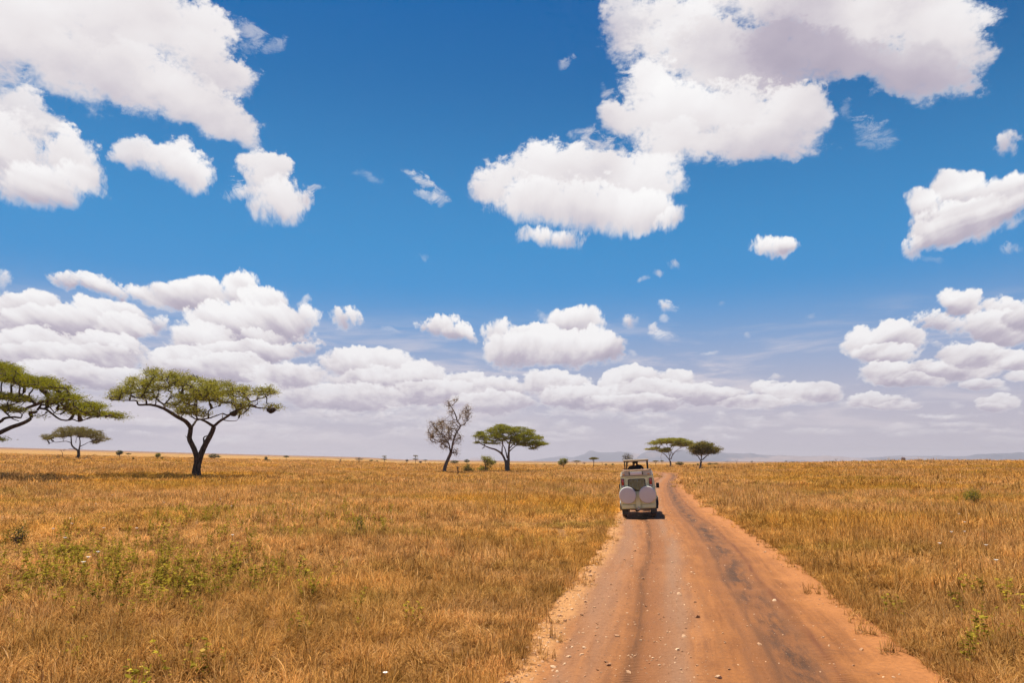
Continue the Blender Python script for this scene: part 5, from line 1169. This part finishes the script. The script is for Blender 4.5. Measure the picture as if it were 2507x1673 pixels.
def person(label, lx, ly, floor, lean, shirt, height):
    "stands facing forward (+y of the vehicle); lean > 0 tips the upper body towards +x"
    k = height/1.70; p = lambda x, y, z: (x*k + lean*max(0, z - .85)*1.0, y*k, z*k)
    V, E = [], []
    def add(pt, r, par=None): V.append((p(*pt), r if not isinstance(r, tuple) else r)); i = len(V) - 1; (E.append((par, i)) if par is not None else None); return i
    pel = add((0, 0, .93), (.15, .11)); w = add((0, .01, 1.10), (.125, .095), pel); ch = add((0, .0, 1.28), (.155, .11), w); nk = add((0, -.01, 1.44), (.07, .065), ch)
    n2 = add((0, .005, 1.50), .052, nk); h1 = add((0, .03, 1.56), (.066, .075), n2); h2 = add((0, .015, 1.62), (.078, .095), h1); add((0, .01, 1.67), (.06, .07), h2)
    nose = add((0, .115, 1.585), .012, h1)
    for s in (-1, 1):
        hp = add((s*.09, 0, .86), .085, pel); kn = add((s*.10, .02, .48), .058, hp); an = add((s*.10, -.01, .09), .038, kn); ft = add((s*.11, .10, .04), (.04, .03), an); add((s*.12, .19, .03), (.035, .02), ft)
        sh = add((s*.17, 0, 1.38), .058, ch); el = add((s*.27, .10, 1.18), .040, sh); wr = add((s*.20, .33, 1.22), .027, el); pm = add((s*.19, .40, 1.22), (.034, .016), wr)
        for q, ln in zip((-.03, -.01, .01, .03), (.052, .062, .058, .045)):
            a = add((s*.19 + q, .445, 1.222), .010, pm); b = add((s*.19 + q, .445 + ln*.6, 1.215), .009, a); add((s*.19 + q, .445 + ln*.8, 1.215 - ln*.5), .008, b)
        th = add((s*.19 - s*.045, .40, 1.215), .011, pm); add((s*.19 - s*.06, .44, 1.205), .009, th)
    root = empty('person', (0, 0, 0)); M = Matrix.Translation(car.location) @ Matrix.Rotation(-V_AZ, 4, 'Z'); pt = M @ ROLL @ Vector((lx, ly, floor)); root.location = pt; root.rotation_euler = (0, math.radians(-2.9), -V_AZ)
    tag(root, label, 'person'); skinned('body', V, E, SKIN, root, 2)
    V2, E2 = [], []
    def add2(pt, r, par=None): V2.append((p(*pt), r)); i = len(V2) - 1; (E2.append((par, i)) if par is not None else None); return i
    pel = add2((0, 0, .90), (.165, .125)); w = add2((0, .01, 1.10), (.142, .112), pel); ch = add2((0, 0, 1.28), (.172, .126), w); add2((0, -.005, 1.43), (.09, .08), ch)
    for s in (-1, 1): sh = add2((s*.175, 0, 1.38), .072, ch); add2((s*.255, .07, 1.22), .056, sh)
    skinned('shirt', V2, E2, shirt, root, 2)
    V2, E2 = [], []; pel = add2((0, 0, .93), (.155, .118))
    for s in (-1, 1): hp = add2((s*.09, 0, .84), .098, pel); kn = add2((s*.10, .02, .48), .072, hp); add2((s*.10, -.01, .12), .056, kn)
    skinned('trousers', V2, E2, TROU, root, 2)
    V2, E2 = [], []; a = add2((0, -.02, 1.66), (.083, .095)); add2((0, -.045, 1.60), (.083, .062), a); b = add2((0, -.06, 1.53), (.07, .045), 1)
    skinned('hair', V2, E2, HAIR, root, 2)
    for s in (-1, 1):
        bm = bmesh.new(); bmesh.ops.create_uvsphere(bm, u_segments=8, v_segments=6, radius=1, matrix=Matrix.Translation(p(s*.082, .02, 1.59)) @ Matrix.Diagonal((.012, .022, .032, 1))); bm_obj('ear', bm, SKIN, root)
        bm = bmesh.new(); bmesh.ops.create_uvsphere(bm, u_segments=8, v_segments=6, radius=.012, matrix=Matrix.Translation(p(s*.032, .098, 1.615))); bm_obj('eye', bm, PLATE, root)
    bm = bmesh.new(); bbox(bm, *sorted((p(-.022, 0, 0)[0] + lean*.69, p(.022, 0, 0)[0] + lean*.69)), .095*k, .106*k, 1.545*k, 1.555*k); bm_obj('mouth', bm, REDL, root)
person('passenger in a dark brown shirt standing in the roof hatch, left of two touching heads', -.26, .25, 1.12, .21, SH1, 1.72)
person('passenger in a navy shirt standing in the roof hatch, right of two touching heads', .17, .28, 1.13, -.21, SH2, 1.74)
# ------------------------------------------------------------------ small things in the grass
WHITE_P = simple_mat('white_petal', (.80, .76, .70), .7)
def flower_mesh():
    bm = bmesh.new(); r = random.Random(4); tubeb(bm, [(0, 0, -.05), (.01, 0, .25), (.0, .01, .52)], .004, 4); me = bpy.data.meshes.new('stem'); bm.to_mesh(me); bm.free(); me.materials.append(GREEN)
    bm = bmesh.new(); c = Vector((0, .01, .53))
    for k in range(7):
        a = k*2*math.pi/7; d = Vector((math.cos(a), math.sin(a), .35)).normalized(); s = Vector((-math.sin(a), math.cos(a), 0))*.013
        q = [bm.verts.new(c + v) for v in (d*.006, d*.03 + s*1.6, d*.06, d*.03 - s*1.6)]; bm.faces.new(q)
    bmesh.ops.create_uvsphere(bm, u_segments=8, v_segments=5, radius=.02, matrix=Matrix.Translation(c))
    m2 = bpy.data.meshes.new('petals'); bm.to_mesh(m2); bm.free(); m2.materials.append(WHITE_P); return me, m2
FS, FP_ = flower_mesh()
FLOWERS = [(125,1304),(169,1278),(172,1291),(250,1302),(154,1328),(332,1303),(197,1391),(236,1364),(211,1378),(274,1217),(232,1240),(565,1246),(567,1320),(712,1218),(538,1228),(400,1237),(716,1241),(2366,1286),(2333,1312),(2366,1311),(2306,1342),(2420,1346),(2445,1385),(2184,1207),(2405,1200),(2350,1265),(940,1632),(2090,1182),(2063,1186)]
for (px, py) in FLOWERS:
    x, y, z, ok = ground_px(px, py + 90*8/max(8, 2.8*FPX/(py - 1128)) if False else py + .5*FPX/(2.8*FPX/(py - 1126)))
    o = empty('white_flower', (x, y, z), px % 6); sc = max(1.0, y*.016 + .35); o.scale = [.62 if y < 14 else 1.0]*3
    tag(o, 'small white wildflower on a thin stem above the dry grass', 'flower', 'white wildflowers dotted through the grass')
    for nm, me in (('stem', FS), ('petals', FP_)): c = bpy.data.objects.new(nm, me); COL.objects.link(c); c.parent = o
# slender dry stalk in front of the umbrella acacia
x, y, z, ok = ground_px(1237, 1262); V, F = [], []
tube(V, F, [(0, 0, -.05), (.02, 0, .8), (.05, .02, 1.6), (.12, 0, 2.1)], [.012, .010, .008, .004], 5); tube(V, F, [(.05, .02, 1.6), (-.05, .05, 1.75)], [.006, .003], 4)
o = mesh_obj('dry_stalk', V, F, BARKG, None, True); o.location = (x, y, z); tag(o, 'single tall thin dry stalk in the grass in front of the green umbrella acacia', 'stalk')
# two birds on the forked acacia
def bird(X, Y, label):
    p = Vector(T1.location) + Vector(t1(X, Y, 2)); bm = bmesh.new()
    bmesh.ops.create_uvsphere(bm, u_segments=12, v_segments=8, radius=1, matrix=Matrix.Translation((0, 0, .16)) @ Matrix.Rotation(.9, 4, 'Y') @ Matrix.Diagonal((.20, .09, .095, 1)))
    bmesh.ops.create_uvsphere(bm, u_segments=10, v_segments=8, radius=.065, matrix=Matrix.Translation((-.13, 0, .36)))
    bmesh.ops.create_cone(bm, cap_ends=True, segments=6, radius1=.022, radius2=.002, depth=.09, matrix=Matrix.Translation((-.22, 0, .355)) @ Matrix.Rotation(-math.pi/2, 4, 'Y'))
    tubeb(bm, [(.08, 0, .06), (.2, 0, -.12), (.26, 0, -.28)], [.045, .04, .02], 6)
    for s in (-.03, .03): tubeb(bm, [(-.02, s, .08), (-.04, s, -.05)], .009, 5)
    o = bm_obj('bird', bm, BIRD); o.location = p; tag(o, label, 'bird')
BIRD = simple_mat('slate_feathers', (.06, .075, .11), .7)
bird(1150, 212, 'slate bird perched on top of the forked acacia, left of two')
bird(1188, 228, 'slate bird perched on top of the forked acacia, right of two')
# ------------------------------------------------------------------ haze
def build_haze():
    bm = bmesh.new(); bmesh.ops.create_cube(bm, size=1)
    for v in bm.verts: v.co = Vector((v.co.x*25000, v.co.y*25000, -12 if v.co.z < 0 else 170))
    me = bpy.data.meshes.new('haze'); bm.to_mesh(me); bm.free(); o = bpy.data.objects.new('haze', me); COL.objects.link(o)
    m = bpy.data.materials.new('haze_air'); m.use_nodes = True; m.node_tree.nodes.clear(); T = NT(m.node_tree)
    out = T.n('ShaderNodeOutputMaterial'); v = T.n('ShaderNodeVolumePrincipled')
    v.inputs['Color'].default_value = (.69, .67, .76, 1); v.inputs['Density'].default_value = HAZE_DENSITY; v.inputs['Anisotropy'].default_value = .2
    T.put(out.inputs['Volume'], v.outputs[0]); me.materials.append(m)
    tag(o, 'thin lilac haze lying over the whole plain', 'haze', kind='stuff')
HAZE_DENSITY = 1.0e-4
build_haze()

def build_dust():
    bm = bmesh.new(); bmesh.ops.create_icosphere(bm, subdivisions=3, radius=1); me = bpy.data.meshes.new('dust'); bm.to_mesh(me); bm.free()
    o = bpy.data.objects.new('dust', me); COL.objects.link(o); o.scale = (1.35, 2.3, .62)
    o.location = car.location + Matrix.Rotation(-V_AZ, 3, 'Z') @ Vector((.05, -.9, .42)); o.rotation_euler.z = -V_AZ
    m = bpy.data.materials.new('road_dust'); m.use_nodes = True; m.node_tree.nodes.clear(); T = NT(m.node_tree); out = T.n('ShaderNodeOutputMaterial'); v = T.n('ShaderNodeVolumePrincipled')
    co = T.n('ShaderNodeTexCoord').outputs['Object']; r = T.vec('LENGTH', co)
    v.inputs['Color'].default_value = (.85, .60, .42, 1)
    T.put(v.inputs['Density'], T.math('MULTIPLY', T.rng(r, .97, .2), T.rng(T.noise(co, 2.2, 3, .6), .36, .68, 0, .16)))
    T.put(out.inputs['Volume'], v.outputs[0]); me.materials.append(m); tag(o, 'faint brown dust hanging round the rear wheels of the vehicle', 'dust', kind='stuff')
build_dust()
